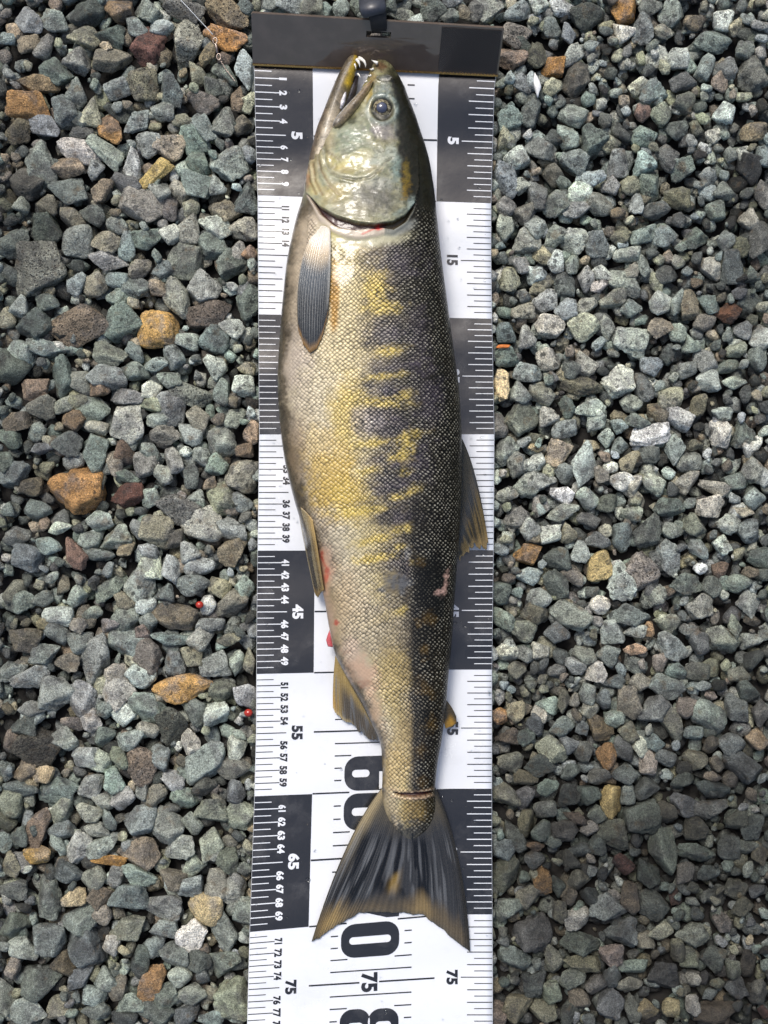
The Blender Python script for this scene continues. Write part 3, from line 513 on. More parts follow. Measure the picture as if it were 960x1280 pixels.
# all other stones: one uncountable mass
VV, FF, CC, nb = [], [], [], 0
for q in placed:
    if q[12] in single_ids: continue
    hi = q[12] >= 0
    far = q[0] < -25 or q[0] > 985 or q[1] < -25 or q[1] > 1305 or q[3] < 6
    base = (SHAPES if hi else SHAPES1 if far else SHAPES2)[q[11]]; F = ICO[3 if hi else 1 if far else 2][1]
    loc, z = world_pos(q)
    VV.append((base * (np.array([q[3], q[4], q[5]]) * U)) @ rotm(radians(q[7]), radians(q[8]), -radians(q[6])).T + loc)
    FF.append(F + nb); nb += len(base); CC.append(np.tile([*q[9], q[10]], (len(base), 1)))
gme = mesh_np('gravel', np.concatenate(VV), np.concatenate(FF)); add_col(gme, np.concatenate(CC))
gravel = obj('gravel', gme, M_GRAVEL)
tag(gravel, 'small grey and green crushed stones filling in between the larger gravel stones', 'gravel', kind='stuff')

# ---------------------------------------------------------------- the measuring mat
def print_mat(name, rgb, rough):
    m = NT(name); pos = m.pos()
    n = m.noise(pos, 55, 4, 0.6); fine = m.noise(pos, 900, 2, 0.5)
    smear = m.rng(m.noise(pos, 26, 5, 0.7), 0.52, 0.66, 0, 1)
    c = lin(rgb)
    col = m.mix(m.math('MULTIPLY', smear, 0.24), (*c, 1), (*(c * 0.6 + 0.10), 1))
    vs = m.n('ShaderNodeTexVoronoi'); vs.inputs['Scale'].default_value = 95; m.link(pos, vs.inputs['Vector'])
    pk = m.n('ShaderNodeSeparateColor'); m.link(vs.outputs['Color'], pk.inputs[0])
    dirt = m.math('MULTIPLY', m.rng(vs.outputs['Distance'], 0.02, 0.07, 1, 0), m.math('GREATER_THAN', pk.outputs[0], 0.93))
    col = m.mix(m.math('MULTIPLY', dirt, 0.7), col, (0.10, 0.08, 0.05, 1))
    m.link(col, m.p.inputs['Base Color'])
    m.set(Roughness=m.math('ADD', m.rng(n, 0.35, 0.65, rough, rough + 0.10), m.math('MULTIPLY', smear, 0.08)))
    m.p.inputs['Specular IOR Level'].default_value = 1.0
    # canvas weave under the print
    wv = m.n('ShaderNodeTexWave', wave_type='BANDS', bands_direction='X'); wv.inputs['Scale'].default_value = 380; m.link(pos, wv.inputs['Vector'])
    wy = m.n('ShaderNodeTexWave', wave_type='BANDS', bands_direction='Y'); wy.inputs['Scale'].default_value = 380; m.link(pos, wy.inputs['Vector'])
    h = m.math('ADD', m.math('MULTIPLY', m.math('ADD', wv.outputs['Fac'], wy.outputs['Fac']), 0.05), m.math('MULTIPLY', n, 1.0))
    m.link(m.bump(h, 0.35, 0.0006), m.p.inputs['Normal'])
    return m.m
M_WHITE = print_mat('white_print', (216, 219, 223), 0.16)
M_BLACK = print_mat('black_print', (30, 30, 31), 0.12)

mat_root = empty('measuring_mat', tuple(MAT(0.5, 50.0)))
tag(mat_root, 'long white and black printed fish ruler mat lying across the gravel', 'ruler mat')
OFF = -np.array(mat_root.location)
def part(name, V, F, mat, parent=None, smooth=True):
    return obj(name, mesh_np(name, np.asarray(V) + OFF, F, smooth), mat, parent or mat_root)

nu, nv = 33, 330
uu, vv = np.meshgrid(np.linspace(0, 1, nu), np.linspace(-0.4, 104, nv))
top = MAT(uu.ravel(), vv.ravel()); bot = top - np.array([0, 0, 0.0011])
F = grid_faces(nv, nu)[:, ::-1]
n_ = nu * nv
ring = np.concatenate([np.arange(nu), np.arange(1, nv) * nu + nu - 1, (nv - 1) * nu + np.arange(nu - 2, -1, -1), np.arange(nv - 2, 0, -1) * nu])
nxt = np.roll(ring, -1)
sheet = part('sheet', np.concatenate([top, bot]), np.concatenate([F, F[:, ::-1] + n_, np.stack([ring, nxt, nxt + n_, ring + n_], 1)]), M_WHITE)

def patch(name, u0, u1, v0, v1, mat, dz, k=10):
    a, b = np.meshgrid(np.linspace(u0, u1, 10), np.linspace(v0, v1, max(2, int((v1 - v0) * 4))))
    return part(name, MAT(a.ravel(), b.ravel(), dz), grid_faces(*a.shape)[:, ::-1], mat)
UL, UR = 0.243, 0.766
for d in range(0, 100, 20):
    patch('printed_panel', 0.0012, UL, d + (0.02 if d else -0.3), d + 10, M_BLACK, 0.00016)
    patch('printed_panel', UR, 0.9988, d + (0.02 if d else -0.3), d + 10, M_BLACK, 0.00016)
def is_black(v): return int(v // 10) % 2 == 0

# tick marks: a strip of small quads each, gathered per colour and edge
ticks = {}
def tick(key, u0, u1, v, wpx):
    k = max(2, int((u1 - u0) * 40)); hw = wpx / 15.0 / 2
    us = np.linspace(u0, u1, k)
    V = np.concatenate([MAT(us, np.full(k, v - hw), 0.0003), MAT(us, np.full(k, v + hw), 0.0003)])
    i = np.arange(k - 1)
    Fq = np.stack([i, i + k, i + k + 1, i + 1], 1)
    t = ticks.setdefault(key, [[], [], 0]); t[0].append(V); t[1].append(Fq + t[2]); t[2] += 2 * k
for h2 in range(1, 207):
    v = h2 / 2.0
    if h2 % 20 == 0: continue
    col = 'w' if is_black(v) else 'k'
    if h2 % 2: l_, r_ = 0.073, 0.076
    elif h2 % 10 == 0: l_, r_ = 0.128, 0.131
    else: l_, r_ = 0.104, 0.105
    wd = 0.95 if h2 % 2 else 1.1
    tick(col + 'l', 0.002, l_, v, wd); tick(col + 'r', 1 - r_, 0.998, v, wd)
CU0, CU1 = 0.335, 0.668
for v in range(1, 104):
    r = v % 10
    d5 = abs(r - 5)
    if r == 5:
        if 30 < v < 104 and v > 70:
            tick('c', UL + 0.005, 0.455, v, 2.0); tick('c', 0.535, UR - 0.004, v, 2.0)
        else: tick('c', UL + 0.002, UR - 0.001, v, 2.0)
    elif r == 0:
        tick('c', UL + 0.002, 0.40, v, 1.8); tick('c', 0.61, UR - 0.002, v, 1.8)
    elif d5 == 1: tick('c', CU0, CU1, v, 1.5)
    elif d5 == 2: tick('c', CU0, CU0 + 0.07, v, 1.5); tick('c', CU1 - 0.07, CU1, v, 1.5)
    else: tick('c', CU0, CU0 + 0.03, v, 1.5); tick('c', CU1 - 0.03, CU1, v, 1.5)
for key, (V, F_, _) in ticks.items():
    o = part('tick_marks', np.concatenate(V), np.concatenate(F_), M_WHITE if key[0] == 'w' else M_BLACK); o['kind'] = 'stuff'

# numerals
_glyph = {}
def glyph(s, bold):
    if (s, bold) in _glyph: return _glyph[(s, bold)]
    cu = bpy.data.curves.new('t', 'FONT'); cu.body = s; cu.offset = bold; cu.resolution_u = 4; cu.space_character = 1.06
    o = bpy.data.objects.new('t', cu); COL.objects.link(o)
    me = bpy.data.meshes.new_from_object(o.evaluated_get(bpy.context.evaluated_depsgraph_get()))
    V = np.array([v.co[:] for v in me.vertices]); Fp = [list(p.vertices) for p in me.polygons]
    bpy.data.objects.remove(o); bpy.data.curves.remove(cu); bpy.data.meshes.remove(me)
    lo, hi = V.min(0), V.max(0); V = (V - (lo + hi) / 2) / (hi - lo + 1e-9)
    _glyph[(s, bold)] = (V, Fp); return V, Fp
def numeral(s, uc, v, width, height, mat, bold=0.035):
    V, Fp = glyph(s, bold)
    width *= sum(0.5 if ch == '1' else 1.0 for ch in s) / len(s)
    W = MAT(uc + V[:, 1] * height / 297.0, v + V[:, 0] * width / 15.1, 0.00032) + OFF
    me = bpy.data.meshes.new('numeral'); me.from_pydata(W.tolist(), [], Fp); me.update()
    if len(me.polygons) and me.polygons[0].normal.z < 0: me.flip_normals()
    return obj('numeral', me, mat, mat_root)
FISH_V = lambda v, right: False
for v in range(1, 100):
    r = v % 10; mt = M_WHITE if is_black(v) else M_BLACK; s = str(v)
    if r == 0: continue
    if r == 5:
        wd = 9.0 * len(s)
        if not (20 < v < 36): numeral(s, 0.174, v, wd, 14, mt, 0.05)
        if v not in (35,): numeral(s, 1 - 0.167, v, wd, 14, mt, 0.05)
        if v > 70: numeral(s, 0.495, v, 24, 20, M_BLACK, 0.045)
    elif not (15 < v < 33): numeral(s, 0.119, v, 5.2 * len(s), 9.6, mt, 0.05)
# the big decade numerals are built from rounded loops
def loop_shape(loops, uc, v, mat):
    cu = bpy.data.curves.new('t', 'CURVE'); cu.dimensions = '2D'; cu.fill_mode = 'BOTH'
    for L in loops:
        sp = cu.splines.new('POLY'); sp.points.add(len(L) - 1); sp.use_cyclic_u = True
        for p_, (x, y) in zip(sp.points, L): p_.co = (x, y, 0, 1)
    o = bpy.data.objects.new('t', cu); COL.objects.link(o)
    me0 = bpy.data.meshes.new_from_object(o.evaluated_get(bpy.context.evaluated_depsgraph_get()))
    V = np.array([q.co[:] for q in me0.vertices]); Fp = [list(p.vertices) for p in me0.polygons]
    bpy.data.objects.remove(o); bpy.data.curves.remove(cu); bpy.data.meshes.remove(me0)
    W = MAT(uc + V[:, 1] / 297.0, v + V[:, 0] / 15.4, 0.00032) + OFF
    me = bpy.data.meshes.new('numeral'); me.from_pydata(W.tolist(), [], Fp); me.update()
    if len(me.polygons) and me.polygons[0].normal.z < 0: me.flip_normals()
    return obj('numeral', me, mat, mat_root)
def rrect(cx, cy, w_, h_, r, n=7):
    pts = []
    for sx, sy, a0 in ((1, 1, 0), (-1, 1, 90), (-1, -1, 180), (1, -1, 270)):
        for k in range(n):
            a = radians(a0 + 90 * k / (n - 1)); pts.append((cx + sx * (w_ / 2 - r) + r * cos(a), cy + sy * (h_ / 2 - r) + r * sin(a)))
    return pts
def big(d, cx):
    if d == '0': return [rrect(cx, 0, 43, 71, 17), rrect(cx, 0, 9.5, 51, 4.6)]
    if d == '6': return [[(cx + x, y) for x, y in rrect(0, 0, 43, 71, 17) ], rrect(cx, -15, 9.5, 22, 4.6), [(cx - 2, 8), (cx - 2, 26), (cx + 4.7, 26), (cx + 4.7, 18), (cx + 20, 18), (cx + 20, 8)]]
    if d == '8':
        o_ = [(x, y) for x, y in rrect(cx, 0, 43, 71, 17)]
        return [rrect(cx, 17, 41, 37, 15), rrect(cx, 17, 9.5, 19, 4.6), rrect(cx, -17.4, 43, 36.5, 15), rrect(cx, -17, 9.5, 19, 4.6)]
    if d == '7': return [[(cx - 20, 35), (cx + 20, 35), (cx + 20, 20), (cx + 4, -35), (cx - 13, -35), (cx + 3, 20), (cx - 20, 20)]]
    return [rrect(cx, 0, 43, 71, 17), rrect(cx, 16, 9.5, 22, 4.6), [(cx + 2, -8), (cx + 2, -26), (cx - 4.7, -26), (cx - 4.7, -18), (cx - 20, -18), (cx - 20, -8)]]
for v in (60, 70, 80, 90):
    for d, cx in zip(str(v), (-23.2, 23.2)): loop_shape(big(d, cx), 0.497, v, M_BLACK)

# the stop board at the zero end, leaning back from its hinge
M_BOARD = NT('smoked_black_plastic')
_n = M_BOARD.noise(M_BOARD.pos(), 60, 4); _n2 = M_BOARD.noise(M_BOARD.pos(), 14, 3)
M_BOARD.link(M_BOARD.mix(M_BOARD.rng(_n, 0.4, 0.7), (0.085, 0.066, 0.054, 1), (0.115, 0.090, 0.075, 1)), M_BOARD.p.inputs['Base Color'])
M_BOARD.set(Roughness=M_BOARD.rng(_n, 0.4, 0.62, 0.03, 0.09)); M_BOARD.p.inputs['Specular IOR Level'].default_value = 1.0; M_BOARD.p.inputs['Specular Tint'].default_value = (1.0, 0.86, 0.74, 1)
M_BOARD.link(M_BOARD.bump(_n2, 0.2, 0.002), M_BOARD.p.inputs['Normal']); M_BOARD = M_BOARD.m
BZ0, BZ1 = 0.0135, 0.047
C00, C10, C01, C11 = P(316.5, 79, BZ0), P(622, 93, BZ0), P(314.5, 14, BZ1), P(630, 33, BZ1)
def BD(s, t, off=0.0):
    s = np.asarray(s, float)[..., None]; t = np.asarray(t, float)[..., None]
    p = (C00 * (1 - s) + C10 * s) * (1 - t) + (C01 * (1 - s) + C11 * s) * t
    nrm = np.cross(C10 - C00, C01 - C00); nrm /= np.linalg.norm(nrm)
    return p + nrm * off
def slab(name, ss, tt, skip, thick, off, mat, parent, round_top=None):
    a, b = np.meshgrid(ss, tt); k = a.size
    V = np.concatenate([BD(a.ravel(), b.ravel(), off), BD(a.ravel(), b.ravel(), off - thick)])
    nr, nc = a.shape; faces = []; edge = {}
    for r in range(nr - 1):
        for c in range(nc - 1):
            if (r, c) in skip: continue
            q = [r * nc + c, r * nc + c + 1, (r + 1) * nc + c + 1, (r + 1) * nc + c]
            faces.append(q); faces.append([i + k for i in q[::-1]])
            for i in range(4):
                e = (q[i], q[(i + 1) % 4]); edge[e] = 1
    for (i, j) in list(edge):
        if (j, i) not in edge: faces.append([j, i, i + k, j + k])
    return part(name, V, faces, mat, parent, smooth=False)
ss = np.array([0, 0.004, 0.012, 0.2, 0.457, 0.50, 0.556, 0.8, 0.988, 0.996, 1]); tt = np.array([0, 0.5, 0.67, 0.79, 0.93, 0.98, 1.0])
board = slab('stop_board', ss, tt, {(2, 4), (2, 5), (5, 0), (5, len(ss) - 2)}, 0.003, 0.003, M_BOARD, mat_root)
M_RIB = NT('ribbed_black_plastic'); _w = M_RIB.n('ShaderNodeTexWave', bands_direction='DIAGONAL'); _w.inputs['Scale'].default_value = 260; M_RIB.link(M_RIB.pos(), _w.inputs['Vector'])
M_RIB.set(Roughness=0.32); M_RIB.p.inputs['Base Color'].default_value = (0.030, 0.025, 0.021, 1); M_RIB.link(M_RIB.bump(_w.outputs['Fac'], 0.5, 0.0005), M_RIB.p.inputs['Normal']); M_RIB = M_RIB.m
slab('ribbed_panel', np.array([0.755, 0.9, 0.985, 0.993]), np.array([0.035, 0.5, 0.9, 0.955]), set(), 0.0003, 0.0036, M_RIB, board)  # dark ribbed area laid over the right end of the board
M_BRASS = simple_mat('gold_trim', (176, 140, 84), 0.25, 0.8, 0.5)
slab('hinge_strip', np.array([0.0, 0.5, 1.0]), np.array([0.0, 0.02, 0.035]), set(), 0.0004, 0.0038, M_BRASS, board)
M_HINGE = simple_mat('hinge_plastic', (24, 23, 23), 0.25)
hv = []
for u_ in np.linspace(0.0, 1.0, 20):
    base_ = MAT(u_, -0.35)
    top_ = BD(np.array(u_), np.array(0.0), 0.0015)
    for q in range(9):
        a = pi * q / 8
        hv.append((base_ + top_) / 2 + np.array([0, -0.0028 * cos(a), 0.0022 * sin(a) + (top_[2] - base_[2]) * 0.0]))
part('hinge', hv, grid_faces(20, 9), M_HINGE)

# webbing strap through the slot, with its plastic buckle
M_WEB = simple_mat('black_webbing', (34, 35, 37), 0.75, 0, 0.4, 1500, 0.4, 0.6, 0.0006)
M_BUCKLE = simple_mat('slate_plastic', (46, 49, 57), 0.4, 0, 0.5)
def ribbon(name, path, widths, thick, mat, parent, side=np.array([1.0, 0.04, 0])):
    path = np.array(path); n = len(path); V = []
    for i, p in enumerate(path):
        tg = path[min(i + 1, n - 1)] - path[max(i - 1, 0)]; tg /= np.linalg.norm(tg)
        sd = side - tg * (side @ tg); sd /= np.linalg.norm(sd); up = np.cross(sd, tg)
        for a, b in ((-1, -.35), (-.93, 1), (.93, 1), (1, -.35), (.93, -1), (-.93, -1)):
            V.append(p + sd * widths[i] * a / 2 + up * thick * b / 2)
    Fr = grid_faces(n, 6, True)
    caps = []
    o = part(name, V, np.concatenate([Fr, [[0, 1, 2, 3], [0, 3, 4, 5]], [[(n - 1) * 6 + k for k in (3, 2, 1, 0)], [(n - 1) * 6 + k for k in (5, 4, 3, 0)]]]), mat, parent)
    return o
bz = BZ0 + (BZ1 - BZ0) * 0.73
pth = [P(474, 40, 0.024), P(474, 39.5, 0.034), P(474, 38, 0.0425), P(473.5, 34, 0.0475), P(473, 27, 0.0515), P(472, 20, 0.0545), P(470, 10, 0.0545), P(467, 0, 0.050), P(464, -14, 0.038), P(462, -32, 0.020), P(461, -60, 0.004)]
strap = ribbon('strap', pth, [0.0125, 0.0125, 0.0125, 0.0128, 0.0132, 0.0140, 0.0155, 0.016, 0.016, 0.016, 0.016], 0.0016, M_WEB, mat_root)
bp = [P(467, 17.5, 0.0555), P(466.6, 16, 0.058), P(466, 10, 0.0585), P(465, 3, 0.0565), P(463.5, -4, 0.051), P(462, -12, 0.044), P(461.5, -15, 0.040)]
ribbon('buckle', bp, [0.0175, 0.0195, 0.0215, 0.0208, 0.0195, 0.0195, 0.018], 0.0026, M_BUCKLE, strap, np.array([1.0, 0.22, 0]))

# rain drops standing on the mat
M_DROP = NT('clear_water'); M_DROP.set(Roughness=0.02, IOR=1.33); M_DROP.p.inputs['Transmission Weight'].default_value = 1.0; M_DROP.p.inputs['Base Color'].default_value = (0.95, 0.97, 0.98, 1)
dv, df, dn = [], [], 0
for i in range(150):
    u_ = random.choice([random.uniform(0.01, 0.24), random.uniform(0.77, 0.99), random.uniform(0.26, 0.75)]); v_ = random.uniform(0.3, 84); r_ = random.uniform(0.6, 1.9) * (1.6 if random.random() < 0.1 else 1)
    c_ = MAT(u_, v_, 0.0003); ex_ = random.uniform(0.8, 1.3)
    for k in range(4):
        t_ = k / 3 * pi / 2
        for q in range(10):
            a_ = 2 * pi * q / 10; dv.append(c_ + np.array([r_ * U * ex_ * cos(t_) * cos(a_), r_ * U / ex_ * cos(t_) * sin(a_), r_ * U * 0.45 * sin(t_) + 0.00002]))
    df.append(grid_faces(4, 10, True) + dn); dn += 40
wd_ = part('water_drops', dv, np.concatenate(df), M_DROP.m); wd_['kind'] = 'stuff'

# ---------------------------------------------------------------- the salmon
CTR = np.array([  # py, belly edge px, back edge px, thickness (m)
 (76, 468, 480, .010), (80, 466.5, 487, .013), (88, 463.5, 494, .017), (98, 459, 500, .021), (110, 452.5, 506, .025), (122, 446, 510.5, .029), (136, 437, 516, .033),
 (148, 428, 520.5, .036), (156, 420, 523, .038), (162, 410, 525, .040), (168, 399, 527, .042), (180, 392.5, 531, .045), (200, 387, 536.5, .049), (220, 383.5, 540, .052), (240, 380, 543, .055),
 (275, 370, 546.5, .059), (320, 360, 551.5, .063), (370, 354, 558, .067), (430, 349, 566, .070), (480, 347, 573, .072), (530, 350, 576.5, .071), (580, 357, 577.5, .069),
 (625, 368, 576.5, .066), (670, 382, 574, .062), (710, 396, 571, .058), (750, 405.5, 568, .054), (790, 412.5, 565.5, .050), (815, 418, 563.5, .047), (850, 435, 560, .043),
 (880, 452, 557.5, .040), (905, 465, 554.5, .037), (925, 474, 552, .035), (950, 477.5, 547.5, .032), (970, 478, 545, .030), (990, 477.5, 543.5, .027), (1005, 478.5, 544, .0238),
 (1020, 482, 542.5, .0202), (1034, 489, 537, .0166), (1046, 499, 527, .0124), (1056, 506, 519, .0090), (1062, 510, 515, .0070)])
def crv(col, y):      # smooth (Catmull-Rom style) interpolation of the contour
    X, Y = CTR[:, 0], CTR[:, col]; m_ = np.gradient(Y, X)
    i = np.clip(np.searchsorted(X, y) - 1, 0, len(X) - 2); h = X[i + 1] - X[i]; t = np.clip((y - X[i]) / h, 0, 1)
    return Y[i] * (2 * t**3 - 3 * t**2 + 1) + m_[i] * h * (t**3 - 2 * t**2 + t) + Y[i + 1] * (3 * t**2 - 2 * t**3) + m_[i + 1] * h * (t**3 - t**2)
FZ0 = 0.0016
def matlift(py): return 0.010 * np.exp(-(np.maximum(np.asarray(py, float) - 80, 0) / 70.0) ** 2)

YS = np.concatenate([np.linspace(76, 300, 270), np.linspace(300.9, 1062, 650)])
TH = np.concatenate([pi * (np.linspace(0, 1, 150) - 0.0), pi + pi * np.linspace(0, 1, 24)[1:-1]])
def body_point(y, th):
    xl, xr, T = crv(1, y), crv(2, y), crv(3, y)
    c = (xl + xr) / 2; R = (xr - xl) / 2
    up = np.sin(th) >= 0
    zc = 0.46 * T
    sx = np.sign(np.cos(th)) * np.abs(np.cos(th)) ** 0.86
    z = zc + np.where(up, (T - zc) * np.abs(np.sin(th)) ** 0.92, -zc * np.abs(np.sin(th)) ** 0.75)
    base = P(c + R * sx, y, FZ0 + matlift(y) + zc)
    base[..., 2] = FZ0 + matlift(y) + z
    return base
g_y, g_t = np.meshgrid(YS, TH, indexing='ij')
BV = body_point(g_y.ravel(), g_t.ravel())
QX, QY = to_px(BV)
upf = sm(0.02, 0.35, np.sin(g_t.ravel()))                 # 1 on the side that faces the sky
wl = crv(1, np.clip(QY, 76, 1062)); wr = crv(2, np.clip(QY, 76, 1062))
WW = np.clip((QX - wl) / np.maximum(wr - wl, 1), 0, 1)

def pl(x, pts):
    pts = np.array(pts, float); return np.interp(x, pts[:, 0], pts[:, 1])
def seg_dist(x, y, pts):
    d = np.full(np.shape(x), 1e9)
    for (ax, ay), (bx, by) in zip(pts[:-1], pts[1:]):
        vx, vy = bx - ax, by - ay; t = np.clip(((x - ax) * vx + (y - ay) * vy) / (vx * vx + vy * vy), 0, 1)
        d = np.minimum(d, np.hypot(x - ax - t * vx, y - ay - t * vy))
    return d
# gill cover edge and slit, as functions of px
EDGE = [(380, 238), (388, 246), (400, 259), (420, 270.5), (445, 278.5), (470, 281), (492, 277.5), (508, 268), (518, 254), (523, 235), (524, 220)]
ex = np.linspace(386, 521, 60); 
yE = pl(QX, EDGE); gapw = pl(QX, [(384, 0), (390, 2), (400, 8), (415, 12), (430, 12), (445, 9), (460, 5.5), (478, 5), (492, 9), (506, 9), (516, 6), (523, 1), (526, 0)])
inE = (QX > 384) & (QX < 523)
dE = QY - yE
slit = np.where(inE, sm(-0.6, 0.8, dE) * (1 - sm(-1.2, 1.0, dE - gapw)), 0)
lipw = pl(QX, [(384, 4), (400, 9), (430, 10), (455, 12), (470, 9), (490, 6), (510, 4), (522, 2)])
lip = np.where(inE, sm(-1, 1, dE - gapw) * (1 - sm(-2, 3, dE - gapw - lipw)), 0)
cover = np.where(inE, np.exp(-np.maximum(-dE, 0) / 26.0) * (dE < 0.3), 0)
PRE = [(405, 188), (407, 205), (413, 216), (426, 222), (446, 225), (462, 222), (473, 214), (482, 203), (490, 198)]
dP = seg_dist(QX, QY, PRE)
CLEFT = [(384, 210), (388, 225), (397, 240), (406, 248)]
hd = (QY < 330)
disp = np.zeros(len(BV))
disp += 0.0024 * cover * hd - 0.0042 * slit * hd + 0.0010 * lip * hd
disp += hd * (0.0005 * np.exp(-((dP - 3) / 3.0) ** 2) - 0.0007 * np.exp(-(dP / 1.5) ** 2))
for pts, a, wd in (([(392, 205), (395, 228), (404, 244)], -0.0005, 1.6), ([(386, 208), (389, 228), (396, 243)], -0.0005, 1.5), ([(398, 190), (401, 212), (412, 232), (424, 244)], -0.0005, 1.7),
                   ([(464, 108), (458, 128), (462, 150), (472, 172)], -0.0007, 3), ([(395, 160), (404, 190)], -0.0006, 4)):
    d_ = seg_dist(QX, QY, pts); disp += hd * a * (np.exp(-(d_ / wd) ** 2) - 0.6 * np.exp(-((d_ - 2.2 * wd) / wd) ** 2))
dEye = np.hypot(QX - 477.5, QY - 137)
disp += hd * (0.0012 * np.exp(-((dEye - 18) / 3.5) ** 2) - 0.0018 * (1 - sm(11, 15.5, dEye)))
dN = np.hypot((QX - 481) / 8, (QY - 98) / 3.4)
disp += hd * (-0.0018 * (1 - sm(0.5, 1.05, dN)) + 0.0006 * np.exp(-((dN - 1.3) / 0.25) ** 2))
disp += hd * (0.0014 * (fbm(QX / 15, QY / 15, 4) - 0.5) + 0.0004 * (fbm(QX / 4, QY / 4, 3) - 0.5))
# the cut across the tail stalk
yC = pl(QX, [(490, 991), (500, 993.5), (515, 994.5), (530, 993), (541, 989.5)])
cutw = pl(QX, [(490, 0), (495, 1.6), (508, 3.0), (524, 3.4), (535, 2.4), (542, 0)])
cut = np.where((QX > 490) & (QX < 541), 1 - sm(cutw * 0.6, cutw + 0.5, np.abs(QY - yC)), 0) * (cutw > 0.1)
disp += -0.0036 * cut + 0.0005 * np.where((QX > 490) & (QX < 541), np.exp(-((np.abs(QY - yC) - 4) / 2.0) ** 2), 0)
disp += 0.0016 * (fbm(QX / 55, QY / 70, 3) - 0.5) * sm(290, 340, QY)
# surface normals for the displacement
nr_, nc_ = g_y.shape
G = BV.reshape(nr_, nc_, 3)
du = np.gradient(G, axis=0); dv = np.roll(G, -1, 1) - np.roll(G, 1, 1)
NRM = np.cross(dv, du).reshape(-1, 3); NRM /= np.linalg.norm(NRM, axis=1)[:, None] + 1e-12
if NRM[np.argmax(BV[:, 2])][2] < 0: NRM = -NRM
arc = np.concatenate([np.zeros((nr_, 1)), np.cumsum(np.linalg.norm(np.diff(G, axis=1), axis=2), 1)], 1)
mid = arc[:, [75]]
arc_px = ((arc - mid) / U).ravel()
BVd = BV + NRM * (disp * upf)[:, None]

# ---- skin colour (pigment, with some shading and reflection), painted as soft patches
C = np.zeros((len(BV), 3))
FJ = (fbm(QX / 3.2 + 5, QY / 3.2, 2) - 0.5)
def over(mask, rgb):
    global C
    C = C * (1 - mask[:, None]) + lin(rgb) * mask[:, None]
def blob(cx, cy, rx, ry, rgb, s=1.0, ang=0, hard=0.35, wob=0.5, sc=14):
    t = radians(ang); dx = QX - cx; dy = QY - cy
    u = (dx * cos(t) + dy * sin(t)) / rx; v = (-dx * sin(t) + dy * cos(t)) / ry
    d = np.sqrt(u * u + v * v) + wob * 1.25 * (fbm(QX / sc + cx, QY / sc + cy, 3) - 0.5) + min(wob, 0.8) * 0.75 * FJ
    over(s * (1 - sm(hard, 1.15, d)), rgb)
def line(pts, wd, rgb, s=1.0):
    over(s * np.exp(-(seg_dist(QX, QY, pts) / wd) ** 2), rgb)
wob = 0.16 * (fbm(QX / 26, QY / 26, 4) - 0.5)
Wn = np.clip(WW + wob, 0, 1)
ramp = [(0.0, (66, 58, 46)), (0.05, (92, 82, 66)), (0.12, (160, 146, 124)), (0.22, (196, 184, 156)), (0.34, (198, 184, 142)), (0.45, (176, 160, 112)), (0.54, (126, 114, 86)), (0.64, (76, 68, 54)), (0.74, (46, 42, 30)), (0.9, (25, 23, 15)), (1.0, (20, 18, 13))]  # dark belly end paints underside shading in along with pigment
RX = np.array([r[0] for r in ramp]); RC = np.array([lin(r[1]) for r in ramp])
for k in range(3): C[:, k] = np.interp(Wn, RX, RC[:, k])
bd = sm(285, 300, QY)
# chest: pale, speckled belly edge
over(0.55 * (fbm(QX / 2.2, QY / 2.2, 2) > 0.56) * (1 - sm(0.05, 0.24, WW)) * bd, (44, 38, 30))
blob(385, 350, 26, 90, (176, 160, 136), 0.6); blob(375, 470, 22, 70, (190, 176, 158), 0.75); blob(372, 560, 14, 50, (130, 112, 88), 0.6)
blob(430, 340, 26, 60, (206, 190, 142), 0.8); blob(425, 440, 40, 70, (206, 190, 146), 0.75); blob(400, 500, 40, 60, (208, 194, 160), 0.7)
blob(418, 372, 8, 52, (150, 108, 14), 0.95, 0, .5, .4); blob(432, 520, 26, 60, (196, 172, 92), 0.85); blob(418, 600, 36, 55, (178, 148, 62), 0.9); blob(400, 560, 30, 40, (186, 160, 96), 0.6); blob(440, 625, 30, 36, (186, 160, 74), 0.8)
# dark violet bars on the flank
for q in ((500, 330, 42, 30, 0.7), (482, 418, 34, 20, 0.8), (488, 460, 32, 11, 0.8), (486, 489, 34, 12, 0.95), (478, 530, 48, 27, 0.85), (500, 575, 36, 14, 0.8), (470, 576, 26, 13, 0.7), (490, 607, 44, 22, 0.9), (520, 580, 26, 40, 0.7),
          (500, 645, 44, 16, 0.85), (480, 700, 40, 14, 0.5), (505, 710, 24, 26, 0.6), (455, 720, 40, 22, 0.35), (520, 420, 22, 60, 0.6), (535, 500, 25, 60, 0.7)):
    blob(q[0], q[1], q[2], q[3], (70, 63, 74), q[4] * .9, 0, 0.0, 0.9, 11)
blob(455, 525, 26, 22, (150, 142, 140), 0.6)
for k_, yb in enumerate((318, 336, 404, 428, 452, 482, 514, 538, 562, 600, 628, 652, 688, 712, 738, 762)):
    blob(476 + 7 * ((k_ * 37) % 5 - 2), yb, 36, 5.5, (62, 56, 58) if k_ % 2 else (70, 62, 56), 0.55 if yb < 690 else 0.3, -6, 0.0, 0.9, 9)
